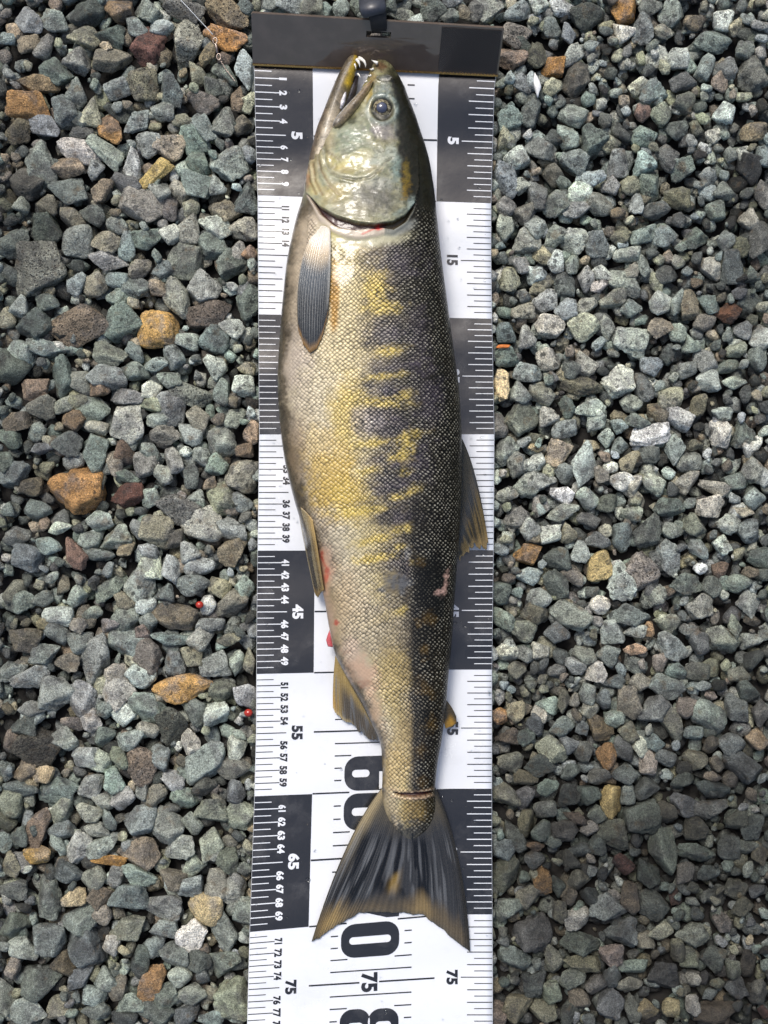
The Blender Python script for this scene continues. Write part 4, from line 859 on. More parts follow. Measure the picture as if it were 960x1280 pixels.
# yellow blotches between the bars
for q in ((468, 362, 17, 27, 0, 1), (480, 385, 22, 9, 0, .9), (487, 438, 17, 8, -8, .9), (478, 471, 22, 6, -8, 1), (500, 497, 16, 7, -20, .8), (473, 502, 34, 7, 6, 1), (512, 546, 16, 9, -20, .95), (466, 553, 20, 6, -6, 1), (497, 570, 14, 8, -10, .9),
          (508, 560, 10, 20, 0, .6), (461, 588, 14, 5, -12, .95), (506, 590, 9, 6, 0, .95), (495, 621, 10, 6, -20, .95), (516, 614, 12, 7, -20, .7), (462, 637, 24, 6, -6, 1), (440, 640, 16, 6, 0, .8), (503, 661, 14, 6, -12, .95), (466, 675, 22, 6, -14, 1),
          (468, 698, 26, 7, -10, 1), (500, 684, 9, 5, 0, .9), (523, 700, 10, 8, 0, .75), (480, 772, 26, 7, -22, .75)):
    blob(q[0], q[1], q[2] * 1.5, q[3] * 1.3, (196, 174, 98), q[5] * 0.6, q[4], 0.0, 0.9, 9); blob(q[0], q[1], q[2] * 1.15, q[3] * 1.0, (206, 180, 84), q[5] * 0.75, q[4], 0.0, 0.9, 7)
# hind body
blob(430, 760, 34, 60, (170, 150, 116), 0.75); blob(470, 790, 40, 60, (142, 130, 108), 0.8); blob(490, 850, 30, 50, (156, 136, 84), 0.8); blob(505, 920, 26, 50, (140, 122, 84), 0.8); blob(495, 965, 20, 40, (168, 146, 96), 0.85)
blob(405, 715, 14, 34, (206, 168, 140), 0.85); blob(410, 780, 12, 34, (176, 150, 128), 0.8)
blob(452, 836, 19, 40, (206, 172, 144), 0.85, -28, 0.1, .9); blob(470, 885, 10, 28, (204, 174, 142), 0.75, -20, .1, .9); blob(440, 812, 14, 18, (206, 184, 160), 0.9)
blob(456, 855, 12, 8, (120, 84, 64), 0.55, -30, 0.2, 1.2, 4); blob(432, 815, 7, 5, (120, 90, 70), 0.5, 0, 0.2, 1.2, 4)
# back of the hind body: dark pigment, plus a reflection edge painted in as colour
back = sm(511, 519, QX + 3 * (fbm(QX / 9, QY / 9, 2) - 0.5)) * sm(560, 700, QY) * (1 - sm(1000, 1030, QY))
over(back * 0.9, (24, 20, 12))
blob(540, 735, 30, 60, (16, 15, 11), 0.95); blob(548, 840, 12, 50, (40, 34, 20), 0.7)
for q in ((524, 703, 8, 8), (535, 775, 16, 12), (530, 815, 10, 12), (532, 860, 14, 14), (538, 905, 10, 16), (528, 940, 9, 12), (526, 978, 8, 12)):
    blob(q[0], q[1], q[2], q[3], (104, 80, 30), 0.4, 0, 0.0, 1.4, 9)
blob(494, 728, 20, 17, (84, 86, 88), 0.85, 0, 0.35, 1.1, 9); blob(509, 690, 7, 12, (92, 94, 98), 0.7, 0, .4, .8, 6)
blob(557, 728, 4.5, 17, (190, 154, 138), 0.85, 12, 0.2, 1.2, 5); blob(550, 740, 8, 4, (196, 160, 146), 0.7, -20, .3, 1, 4)
# tail stalk
blob(512, 1015, 26, 22, (138, 116, 66), 0.8); blob(485, 1010, 12, 26, (156, 142, 112), 0.9); blob(540, 1005, 8, 30, (50, 42, 20), 0.8); over(sm(1016, 1038, QY + 24 * FJ) * 0.95, (66, 63, 56)); over(sm(0.5, 0.56, fbm(QX / 3.2, QY / 30, 3)) * sm(1030, 1046, QY), (20, 18, 14))
# wounds
blob(403, 700, 4, 12, (150, 42, 32), 0.8, -14, .1, 1.2, 5); blob(409, 712, 5, 8, (150, 40, 30), 0.7, 0, .3, 1, 5); blob(421, 778, 4, 6, (160, 50, 38), 0.75, 0, .1, 1.2, 4); blob(407, 722, 4, 9, (190, 90, 70), .7)
over(np.where(cut > 0, sm(0.15, 0.6, cut), 0), (58, 10, 9))
over(0.6 * np.where((QX > 488) & (QX < 543), np.exp(-((np.abs(QY - yC) - 4) / 1.6) ** 2), 0), (186, 158, 128))
# fine pigment specks
for q in ((478, 484, 40, 30), (470, 530, 40, 24), (500, 570, 40, 40), (495, 625, 45, 40), (505, 700, 24, 30), (480, 420, 40, 26)):
    dd = np.hypot((QX - q[0]) / q[2], (QY - q[1]) / q[3]); over(0.85 * sm(0.56, 0.63, fbm(QX / 3.0 + q[0], QY / 3.0, 3)) * (1 - sm(0.5, 1.1, dd)), (14, 12, 14))
over(0.4 * (fbm(QX / 1.6, QY / 1.6, 2) > 0.62) * sm(0.3, 0.5, WW) * bd, (22, 20, 16))
over(0.5 * sm(0.5, 0.72, fbm(QX / 9 + 40, QY / 6, 4)) * sm(0.3, 0.6, WW) * bd * (1 - sm(690, 760, QY)), (22, 20, 18))
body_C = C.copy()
# ---- head
HX = QX - pl(QY, [(76, 474), (92, 484), (108, 492), (130, 497), (160, 499), (200, 502), (240, 507), (262, 514), (290, 500)])
C[:] = lin((134, 134, 108)); over(0.5 * sm(0.4, 0.6, fbm(QX / 20, QY / 20, 4)), (150, 158, 150))
blob(440, 178, 28, 26, (108, 126, 114), 0.85); blob(470, 200, 24, 20, (150, 160, 158), 0.8); blob(430, 205, 26, 14, (186, 180, 122), 0.9); blob(455, 195, 18, 10, (176, 172, 134), 0.8)
blob(425, 212, 18, 8, (150, 132, 74), 0.6); blob(465, 212, 14, 7, (150, 132, 84), 0.55); blob(410, 200, 8, 16, (172, 156, 84), 0.6)
blob(470, 250, 40, 28, (92, 93, 92), 0.92); blob(420, 245, 22, 20, (158, 146, 98), 0.9); blob(440, 262, 30, 12, (122, 118, 100), 0.8); blob(480, 228, 22, 12, (146, 152, 156), 0.7)
blob(497, 205, 10, 24, (108, 134, 146), 0.7); blob(490, 190, 10, 14, (186, 196, 200), 0.7); blob(484, 166, 18, 18, (138, 134, 142), 0.9); blob(496, 160, 7, 16, (120, 130, 138), 0.5)
blob(470, 158, 8, 14, (146, 140, 154), 0.8); blob(481, 114, 16, 14, (132, 144, 152), 0.85); blob(462, 125, 5, 22, (166, 142, 70), 0.8); blob(457, 112, 8, 16, (176, 164, 118), 0.8)
blob(392, 205, 8, 34, (176, 162, 134), 0.9); blob(400, 175, 7, 20, (124, 100, 76), 0.75); blob(410, 175, 10, 24, (160, 150, 126), 0.8); blob(386, 225, 5, 20, (178, 120, 104), 0.5); blob(395, 236, 8, 14, (186, 176, 128), 0.8)
for pts in ([(392, 205), (395, 228), (404, 244)], [(386, 208), (389, 228), (396, 243)], [(398, 190), (401, 212), (412, 232), (424, 244)]):
    line(pts, 1.4, (120, 96, 60), 0.8); line([(x + 3, y) for x, y in pts], 1.6, (214, 204, 176), 0.6)
line(PRE, 1.3, (86, 80, 64), 0.75); line([(x, y - 3) for x, y in PRE], 2.2, (206, 208, 198), 0.5)
line([(447, 236), (452, 228), (455, 222)], 0.9, (220, 216, 196), .7)
over(sm(-8, 1, HX + 9 * (fbm(QX / 8, QY / 8, 3) - 0.5)) * sm(84, 100, QY + 0), (34, 33, 27))
blob(506, 238, 7, 24, (126, 104, 34), 0.75, 0, 0.15, 1.4, 5); blob(508, 215, 5, 22, (120, 104, 40), 0.6, 0, .3, 1, 5); blob(514, 256, 7, 12, (150, 168, 176), 0.75); blob(500, 266, 16, 6, (132, 150, 156), 0.7, -25)
blob(476, 83, 12, 9, (92, 66, 48), 0.9); blob(490, 88, 8, 10, (36, 34, 28), 0.85); blob(466, 97, 6, 10, (150, 132, 94), 0.8); blob(498, 108, 7, 18, (36, 36, 30), 0.85)
line([(466, 104), (452, 126), (436, 146), (424, 160)], 2.2, (40, 36, 28), .8); line([(402, 172), (410, 190), (424, 200)], 2.0, (92, 80, 58), .6)
over(0.85 * (1 - sm(0.75, 1.05, dN)), (168, 170, 178)); over(0.8 * np.exp(-((dN - 1.2) / 0.18) ** 2), (40, 40, 34))
over(0.75 * np.exp(-((dEye - 18) / 3.0) ** 2), (140, 156, 164)); over(1 - sm(13, 16, dEye), (30, 30, 28))
blob(440, 150, 7, 6, (40, 46, 36), 0.75, 0, .3, 1.1, 4); blob(455, 160, 5, 6, (46, 56, 44), 0.6, 0, .3, 1.1, 4); blob(505, 183, 6, 5, (30, 32, 26), 0.7, 0, .3, 1.1, 4)
over(0.4 * (fbm(QX / 1.7, QY / 1.7, 2) > 0.62) * (QX > 466), (36, 40, 34))
over(0.42 * sm(0.45, 0.75, fbm(QX / 11 + 11, QY / 9, 4)) * (HX < -6), (96, 94, 74)); over(0.22 * sm(0.5, 0.75, fbm(QX / 8 + 71, QY / 6, 4)) * (HX < -6), (210, 208, 186))
over(0.45 * sm(0.5, 0.72, fbm(QX / 5 + 31, QY / 5, 4)) * sm(470, 505, QX), (30, 33, 28))
an_ = np.arctan2(QY - 168, QX - 478); ra_ = np.hypot(QY - 168, QX - 478)
stri = fbm(an_ * 16 + 60, ra_ / 34, 4)
C = C * (1 + (stri - 0.5) * 0.75 * sm(22, 50, ra_))[:, None]; C = C * (0.86 + 0.28 * fbm(QX / 2.6, QY / 2.6, 3))[:, None]; C = np.clip(C * np.array([0.80, 0.77, 0.62]), 0.004, 0.9)
head_C = C.copy()
hm = np.where(inE, 1 - sm(-1.5, 0.5, dE), 1 - sm(236, 262, QY)); hm = np.where(QX <= 384, 1 - sm(225, 262, QY), hm); hm = np.where(QX >= 523, 1 - sm(235, 275, QY), hm)
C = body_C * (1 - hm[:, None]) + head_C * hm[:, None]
sh = np.where(inE, 1.0, 0) * (dE > 0) * (QY < 330)
blob(460, 298, 60, 13, (176, 172, 142), 0.9, -4); blob(415, 290, 18, 16, (176, 168, 110), 0.85, 30); blob(500, 285, 24, 9, (126, 128, 122), 0.8, -22)
C = np.where((dE > -0.2)[:, None] | (~inE)[:, None], C, head_C)
over(lip * (0.55 + 0.5 * fbm(QX / 6, QY / 6, 3)) * (QX < 480), (196, 182, 164)); over(lip * 0.6 * (QX >= 480), (104, 106, 100))
over(slit * (QX < 487), (52, 14, 12)); over(slit * (QX >= 482), (60, 50, 26))
blob(472, 285, 7, 4, (190, 36, 30), 0.95, 0, .3, .9, 4); line([(453, 293), (462, 289), (470, 286)], 1.1, (190, 60, 46), .8)
C = C * (0.9 + 0.2 * fbm(QX / 4, QY / 4, 3))[:, None]
lum_ = C.mean(1); C = C * (1 - 0.26 * sm(0.22, 0.5, lum_))[:, None]
# underside stays plain
und = (np.sin(g_t.ravel()) < 0)
C[und] = lin((120, 112, 96))

# scale strength
sclm = np.where(QY < 330, sm(2, 16, dE - gapw - lipw - 6), 1.0)
sclm = np.where((QX <= 384) & (QY < 340), sm(290, 340, QY), sclm); sclm = np.where((QX >= 523) & (QY < 320), sm(250, 285, QY), sclm)
sclm *= sm(0.03, 0.14, WW) * (1 - sm(1026, 1050, QY + 18 * FJ))
def sblob(cx, cy, rx, ry, s=1.0):
    global sclm
    sclm = sclm * (1 - s * (1 - sm(0.6, 1.1, np.hypot((QX - cx) / rx, (QY - cy) / ry))))
sblob(494, 728, 19, 17); sblob(540, 735, 26, 44, 0.8); sblob(404, 715, 12, 36, .9); sblob(452, 838, 18, 34, .9); sblob(535, 455, 20, 26, 0.5); sblob(412, 790, 10, 30, .8); sblob(470, 885, 10, 24, .7)
sclm *= 1 - np.clip(cut, 0, 1)

fish = empty('salmon', tuple(P(462, 600, 0.0016)))
tag(fish, 'big olive and brass barred salmon lying dead on its side on the ruler mat', 'fish')
FO = -np.array(fish.location)
bm_ = mesh_np('body', np.concatenate([BVd, [BVd[:nc_].mean(0)], [BVd[-nc_:].mean(0)]]) + FO, grid_faces(nr_, nc_, True))
n0 = nr_ * nc_
tri = [[n0, (k + 1) % nc_, k] for k in range(nc_)] + [[n0 + 1, (nr_ - 1) * nc_ + k, (nr_ - 1) * nc_ + (k + 1) % nc_] for k in range(nc_)]
# caps via bmesh so that the body stays closed
bmm = bmesh.new(); bmm.from_mesh(bm_); bmm.verts.ensure_lookup_table()
for t in tri: bmm.faces.new([bmm.verts[i] for i in t]).smooth = True
bmesh.ops.recalc_face_normals(bmm, faces=bmm.faces); bmm.to_mesh(bm_); bmm.free()
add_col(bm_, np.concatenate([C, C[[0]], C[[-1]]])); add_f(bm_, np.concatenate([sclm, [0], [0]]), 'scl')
wet_ = np.concatenate([WW, [0.5], [0.5]]); add_f(bm_, wet_, 'across')
add_v(bm_, np.concatenate([np.stack([arc_px, g_y.ravel(), np.zeros(len(arc_px))], 1), np.zeros((2, 3))]), 'scuv')

def skin_mat():
    m = NT('salmon_skin'); col = m.attr('col').outputs['Color']; scl0 = m.attr('scl').outputs['Fac']; uv = m.attr('scuv').outputs['Vector']; scl = m.math('MULTIPLY', scl0, m.rng(m.noise(uv, 0.018, 4, 0.65), 0.36, 0.62, 0.45, 1.0)); ac = m.attr('across').outputs['Fac']
    sp = m.n('ShaderNodeSeparateXYZ'); m.link(uv, sp.inputs[0])
    wobx = m.noise(uv, 0.022, 3); DX, DY = 6.0, 5.4
    a = m.math('ADD', m.math('DIVIDE', sp.outputs[0], DX), m.math('MULTIPLY', wobx, 3.0)); b = m.math('DIVIDE', sp.outputs[1], DY)
    cb = m.n('ShaderNodeCombineXYZ'); m.link(m.math('ADD', a, b), cb.inputs[0]); m.link(m.math('SUBTRACT', a, b), cb.inputs[1])
    v = m.n('ShaderNodeTexVoronoi', voronoi_dimensions='2D'); v.inputs['Scale'].default_value = 1.0; v.inputs['Randomness'].default_value = 0.26; m.link(cb.outputs[0], v.inputs['Vector'])
    d = v.outputs['Distance']; rc = m.n('ShaderNodeSeparateColor'); m.link(v.outputs['Color'], rc.inputs[0]); rnd = rc.outputs[0]
    # offset inside the scale, towards the tail
    pv = m.n('ShaderNodeVectorMath', operation='SUBTRACT'); m.link(cb.outputs[0], pv.inputs[0]); m.link(v.outputs['Position'], pv.inputs[1])
    ps = m.n('ShaderNodeSeparateXYZ'); m.link(pv.outputs[0], ps.inputs[0])
    along = m.math('SUBTRACT', ps.outputs[0], ps.outputs[1])        # + towards the tail
    rim = m.rng(d, 0.30, 0.56, 0, 1, True)
    core = m.math('MULTIPLY', m.rng(d, 0.16, 0.34, 1, 0, True), m.rng(along, -0.5, 0.25, 1.0, 0.5))
    fac = m.math('SUBTRACT', 1.18, m.math('MULTIPLY', rim, m.rng(ac, 0.25, 0.6, 0.62, 1.0))); fac = m.math('MULTIPLY', fac, m.rng(rnd, 0, 1, 0.7, 1.3))
    sc = m.n('ShaderNodeVectorMath', operation='SCALE'); m.link(col, sc.inputs[0])
    m.link(m.math('ADD', m.math('MULTIPLY', m.math('SUBTRACT', fac, 1.0), scl), 1.0), sc.inputs['Scale'])
    # glint painted pale over the silvery middle of each scale, strongest on the back
    glint = m.math('MULTIPLY', m.math('MULTIPLY', core, scl), m.math('MULTIPLY', m.rng(ac, 0.35, 0.8, 0.25, 0.9), m.math('MULTIPLY', m.rng(rnd, 0.1, 0.8, 0.15, 1.0), m.rng(m.noise(uv, 0.022, 4, 0.6), 0.36, 0.62, 0.5, 1.3))))
    tint = m.mix(0.25, (0.66, 0.63, 0.50, 1), col)
    c = m.mix(glint, sc.outputs[0], tint)
    m.link(c, m.p.inputs['Base Color'])
    h = m.math('MULTIPLY', m.math('ADD', m.math('SUBTRACT', 1.0, m.math('MULTIPLY', m.math('MULTIPLY', d, d), 2.2)), m.math('MULTIPLY', along, 0.35)), scl)
    fine = m.noise(uv, 0.35, 4, 0.6)
    h = m.math('ADD', h, m.math('MULTIPLY', fine, 0.35))
    m.link(m.bump(h, 0.7, 0.0010), m.p.inputs['Normal'])
    m.set(Roughness=m.rng(fine, 0.3, 0.7, 0.24, 0.42), Metallic=m.math('MULTIPLY', glint, 0.35))
    m.link(m.rng(ac, 0.6, 0.88, 0.4, 0.1), m.p.inputs['Specular IOR Level'])
    m.link(m.rng(ac, 0.5, 0.8, 0.35, 0.1), m.p.inputs['Coat Weight']); m.p.inputs['Coat Roughness'].default_value = 0.10
    m.p.inputs['Subsurface Weight'].default_value = 0.0
    return m.m
M_SKIN = skin_mat()
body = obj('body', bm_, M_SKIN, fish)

M_PAINT = NT('wet_painted_skin'); _c = M_PAINT.attr('col'); _n = M_PAINT.noise(M_PAINT.pos(), 480, 5, 0.65)
_v = M_PAINT.n('ShaderNodeVectorMath', operation='SCALE'); M_PAINT.link(_c.outputs['Color'], _v.inputs[0]); M_PAINT.link(M_PAINT.math('MULTIPLY', M_PAINT.rng(_n, 0.3, 0.7, 0.5, 1.4), M_PAINT.rng(M_PAINT.noise(M_PAINT.pos(), 130, 3), 0.35, 0.65, 0.7, 1.25)), _v.inputs['Scale']); M_PAINT.link(_v.outputs[0], M_PAINT.p.inputs['Base Color'])
M_PAINT.set(Roughness=M_PAINT.rng(_n, 0.3, 0.7, 0.22, 0.45)); M_PAINT.link(M_PAINT.bump(_n, 0.6, 0.0009), M_PAINT.p.inputs['Normal']); M_PAINT.p.inputs['Coat Weight'].default_value = 0.2; M_PAINT = M_PAINT.m

def surf_z(px, py):
    """height of the skin seen at photograph position (px, py)"""
    k = np.argmin((QX - px) ** 2 + (QY - py) ** 2 + 1e6 * und); return BVd[k][2]

def loft(name, rows, mat, parent, colf, nth=28, squash=1.0):
    """tapered tube: rows of (px left, px right, py, z of the middle, thickness)"""
    R_ = np.array(rows, float); k = len(R_)
    t = np.linspace(0, k - 1, (k - 1) * 6 + 1); rr = np.stack([np.interp(t, np.arange(k), R_[:, c]) for c in range(5)], 1)
    ker = np.array([1, 2, 3, 2, 1]) / 9.0
    for c in range(5):
        e = np.concatenate([[rr[0, c]] * 2, rr[:, c], [rr[-1, c]] * 2]); rr[:, c] = np.convolve(e, ker, 'valid')
    V, Cc = [], []
    for xl, xr, y, z, T in rr:
        for q in range(nth):
            a = 2 * pi * q / nth
            x = (xl + xr) / 2 + (xr - xl) / 2 * cos(a); p = P(x, y, z); p = p.copy(); p[2] = z + T / 2 * sin(a); V.append(p)
            Cc.append(lin(colf(x, y, cos(a), sin(a))))
    n = len(rr); V.append(np.mean(V[:nth], 0)); V.append(np.mean(V[(n - 1) * nth:n * nth], 0)); Cc += [Cc[0], Cc[-1]]
    me = bpy.data.meshes.new(name)
    Fq = grid_faces(n, nth, True).tolist() + [[n * nth, (q + 1) % nth, q] for q in range(nth)] + [[n * nth + 1, (n - 1) * nth + q, (n - 1) * nth + (q + 1) % nth] for q in range(nth)]
    me.from_pydata((np.array(V) + FO).tolist(), [], Fq); me.update()
    bb = bmesh.new(); bb.from_mesh(me); bmesh.ops.recalc_face_normals(bb, faces=bb.faces); bb.to_mesh(me); bb.free()
    me.polygons.foreach_set('use_smooth', np.ones(len(me.polygons), bool))
    add_col(me, np.array(Cc)); return obj(name, me, mat, parent)
def mixc(a, b, t): t = max(0, min(1, t)); return tuple(np.array(a) * (1 - t) + np.array(b) * t)

# lower jaw
def jawc(x, y, ca, sa):
    base = mixc((80, 72, 58), (126, 112, 86), (ca + 1) / 2)
    if y < 118: base = mixc(base, (178, 148, 36), max(0, min(1, (ca - 0.0) * 1.9)) * min(1, (118 - y) / 10))
    base = mixc(base, (176, 164, 142), max(0, (y - 124) / 30) * max(0, min(1, ca + 0.7)))
    if ca < -0.3 and y > 140: base = mixc(base, (110, 90, 70), min(1, (-ca - 0.3) * 1.3) * 0.8)
    n = float(vnoise(x / 5.0, y / 9.0)); return tuple(np.array(base) * (0.85 + 0.3 * n))
jz = lambda y: FZ0 + float(matlift(y))
loft('lower_jaw', [(438, 446, 70, jz(70) + .014, .006), (433.5, 449, 74, jz(74) + .014, .010), (430, 448, 80, jz(80) + .0142, .013), (425.5, 445, 89, jz(89) + .0145, .015), (420, 441.5, 100, jz(100) + .015, .018), (415, 438, 112, jz(112) + .0158, .021),
                     (409.5, 434, 126, jz(126) + .017, .025), (403.5, 430, 142, jz(142) + .0185, .029), (397, 427, 158, jz(158) + .020, .033), (392, 424, 176, jz(176) + .021, .036), (387, 420, 196, jz(196) + .0215, .036), (385, 410, 215, jz(215) + .022, .030), (386, 400, 228, jz(228) + .022, .016)], M_PAINT, fish, jawc)
# maxilla, the long bone along the upper jaw
def maxc(x, y, ca, sa):
    b = mixc((104, 84, 54), (84, 76, 64), (y - 120) / 35); b = mixc(b, (150, 134, 92), max(0, -ca * 0.8)); b = mixc(b, (170, 176, 180), max(0, ca - .45) * 1.6)
    return tuple(np.array(b) * (0.85 + 0.3 * float(vnoise(x / 4.0, y / 4.0))))
def rod(name, pts, widths, thick, mat, parent, colf, nth=20):
    """bone-like bar along photograph points (px, py, z)"""
    V, Cc = [], []; n = len(pts)
    for i in range(n):
        a, b = pts[max(i - 1, 0)], pts[min(i + 1, n - 1)]; dx, dy = b[0] - a[0], b[1] - a[1]; L = math.hypot(dx, dy) or 1
        nx, ny = -dy / L, dx / L
        for q in range(nth):
            t = 2 * pi * q / nth; x = pts[i][0] + nx * widths[i] / 2 * cos(t); y = pts[i][1] + ny * widths[i] / 2 * cos(t)
            p = P(x, y, pts[i][2]).copy(); p[2] += thick[i] / 2 * sin(t); V.append(p); Cc.append(lin(colf(x, y, cos(t), sin(t))))
    V.append(P(*pts[0])); V.append(P(*pts[-1])); Cc += [Cc[0], Cc[-1]]
    Fq = grid_faces(n, nth, True).tolist() + [[n * nth, (q + 1) % nth, q] for q in range(nth)] + [[n * nth + 1, (n - 1) * nth + q, (n - 1) * nth + (q + 1) % nth] for q in range(nth)]
    me = bpy.data.meshes.new(name); me.from_pydata((np.array(V) + FO).tolist(), [], Fq); me.update()
    bb = bmesh.new(); bb.from_mesh(me); bmesh.ops.recalc_face_normals(bb, faces=bb.faces); bb.to_mesh(me); bb.free()
    me.polygons.foreach_set('use_smooth', np.ones(len(me.polygons), bool)); add_col(me, np.array(Cc)); return obj(name, me, mat, parent)
mp = [(465, 101), (461, 107), (456, 114), (450, 122), (443, 130.5), (435, 140), (427, 149), (421, 155), (417, 158)]
mz = [surf_z(x + 6, y + 3) for x, y in mp]
mz = [max(z, 0.030 + float(matlift(y)) * .6) for z, (x, y) in zip(mz, mp)]
rod('upper_jaw_bone', [(x, y, z - 0.0005) for (x, y), z in zip(mp, mz)], [3, 7, 9.5, 11, 12.5, 14, 14, 11, 5], [.002, .005, .006, .007, .0075, .008, .0075, .006, .002], M_PAINT, fish, maxc)
# mouth lining and tongue
rod('mouth_lining', [(446, 96, jz(96) + .010), (441, 110, jz(110) + .011), (436, 124, jz(124) + .012), (430, 138, jz(138) + .014), (424, 150, jz(150) + .016)], [5, 12, 15, 15, 10], [.006, .010, .012, .014, .014], M_PAINT, fish, lambda x, y, c, s: (46, 40, 44))
rod('tongue', [(432, 113, jz(113) + .021), (430.5, 120, jz(120) + .0235), (428.5, 128, jz(128) + .026), (426, 137, jz(137) + .027)], [2.5, 5, 6, 4], [.004, .006, .007, .006], M_PAINT, fish, lambda x, y, c, s: (214, 210, 214))
# teeth
M_TOOTH = simple_mat('tooth_enamel', (228, 224, 214), 0.2, 0, 0.6, 900, 0.08, 0.1)
def tooth(pts, r0, zb):
    V = []; n = len(pts); nth = 8
    for i, (x, y, dz) in enumerate(pts):
        r = r0 * (1 - i / (n - 1)) ** 0.8 + 0.05
        a, b = pts[max(i - 1, 0)], pts[min(i + 1, n - 1)]; dx, dy = b[0] - a[0], b[1] - a[1]; L = math.hypot(dx, dy) or 1
        for q in range(nth):
            t = 2 * pi * q / nth; p = P(x - dy / L * r * cos(t), y + dx / L * r * cos(t), zb + dz).copy(); p[2] += r * U * sin(t); V.append(p)
    obj('tooth', mesh_np('tooth', np.array(V) + FO, grid_faces(n, nth, True)), M_TOOTH, fish)
tz = jz(78) + .016
tooth([(448, 73, 0), (452, 74, .002), (455.5, 77, .003), (457, 81, .003), (457, 84.5, .002)], 3.0, tz)
tooth([(445.5, 74, .003), (448, 77, .005), (449.5, 80.5, .005), (449.6, 84.5, .004)], 2.4, tz)
tooth([(443, 80, .003), (444.5, 83, .004), (445, 87, .003)], 1.5, tz)
tooth([(447, 92, .0), (449.5, 94.5, .001), (450.5, 98, .001)], 1.5, tz)
tooth([(472, 79, .002), (468, 77, .003), (464.2, 75, .002)], 2.4, tz)
tooth([(467, 86, .002), (464, 87, .002), (461.5, 86.2, .001)], 1.7, tz)
tooth([(464, 94, .002), (461.5, 95, .002), (459.6, 94, .001)], 1.7, tz)
tooth([(459, 101, .003), (456.6, 102.5, .003), (454.8, 102, .002)], 1.4, tz)

# eye: dark ball, gilded iris, pupil
ez = surf_z(477.5, 131)
def dome(name, cx, cy, r_in, r_out, z0, hgt, mat, parent, k=40, rings=8):
    V = []; 
    for i in range(rings + 1):
        r = r_in + (r_out - r_in) * i / rings; f = r / r_out
        for q in range(k):
            t = 2 * pi * q / k; p = P(cx + r * cos(t), cy + r * sin(t), z0).copy(); p[2] = z0 + hgt * math.sqrt(max(0, 1 - (0.98 * f) ** 2)); V.append(p)
    V = np.array(V) + FO; Fq = grid_faces(rings + 1, k, True).tolist()
    if r_in < 0.3: Fq.append(list(range(k))[::-1])
    me = bpy.data.meshes.new(name); me.from_pydata(V.tolist(), [], Fq); me.update()
    bb = bmesh.new(); bb.from_mesh(me)
    for f_ in bb.faces: f_.smooth = True
    bmesh.ops.recalc_face_normals(bb, faces=bb.faces); 
    if sum(f_.normal.z for f_ in bb.faces) < 0: bmesh.ops.reverse_faces(bb, faces=bb.faces)
    bb.to_mesh(me); bb.free(); return obj(name, me, mat, parent)
M_EYE = simple_mat('eye_dark', (34, 30, 22), 0.12, 0, 0.7, 600, 0.3, 0.1)
M_IRIS = NT('gilded_iris'); _n = M_IRIS.noise(M_IRIS.pos(), 420, 3); M_IRIS.link(M_IRIS.mix(M_IRIS.rng(_n, 0.42, 0.62), (0.05, 0.04, 0.02, 1), (0.42, 0.36, 0.22, 1)), M_IRIS.p.inputs['Base Color']); M_IRIS.set(Roughness=0.15, Metallic=0.5); M_IRIS = M_IRIS.m
M_PUPIL = simple_mat('sky_grey_pupil', (62, 66, 84), 0.08, 0, 0.9, 300, 0.3, 0.0)  # blue-grey of the reflected sky painted into the pupil's base colour
eye = dome('eye', 477.5, 137, 0.1, 15.5, ez - 0.0035, 0.0052, M_EYE, fish)
dome('iris', 477.5, 136.5, 7.2, 12.5, ez - 0.0018, 0.0042, M_IRIS, eye)
dome('pupil', 477, 135, 0.1, 7.8, ez - 0.0006, 0.0036, M_PUPIL, eye)

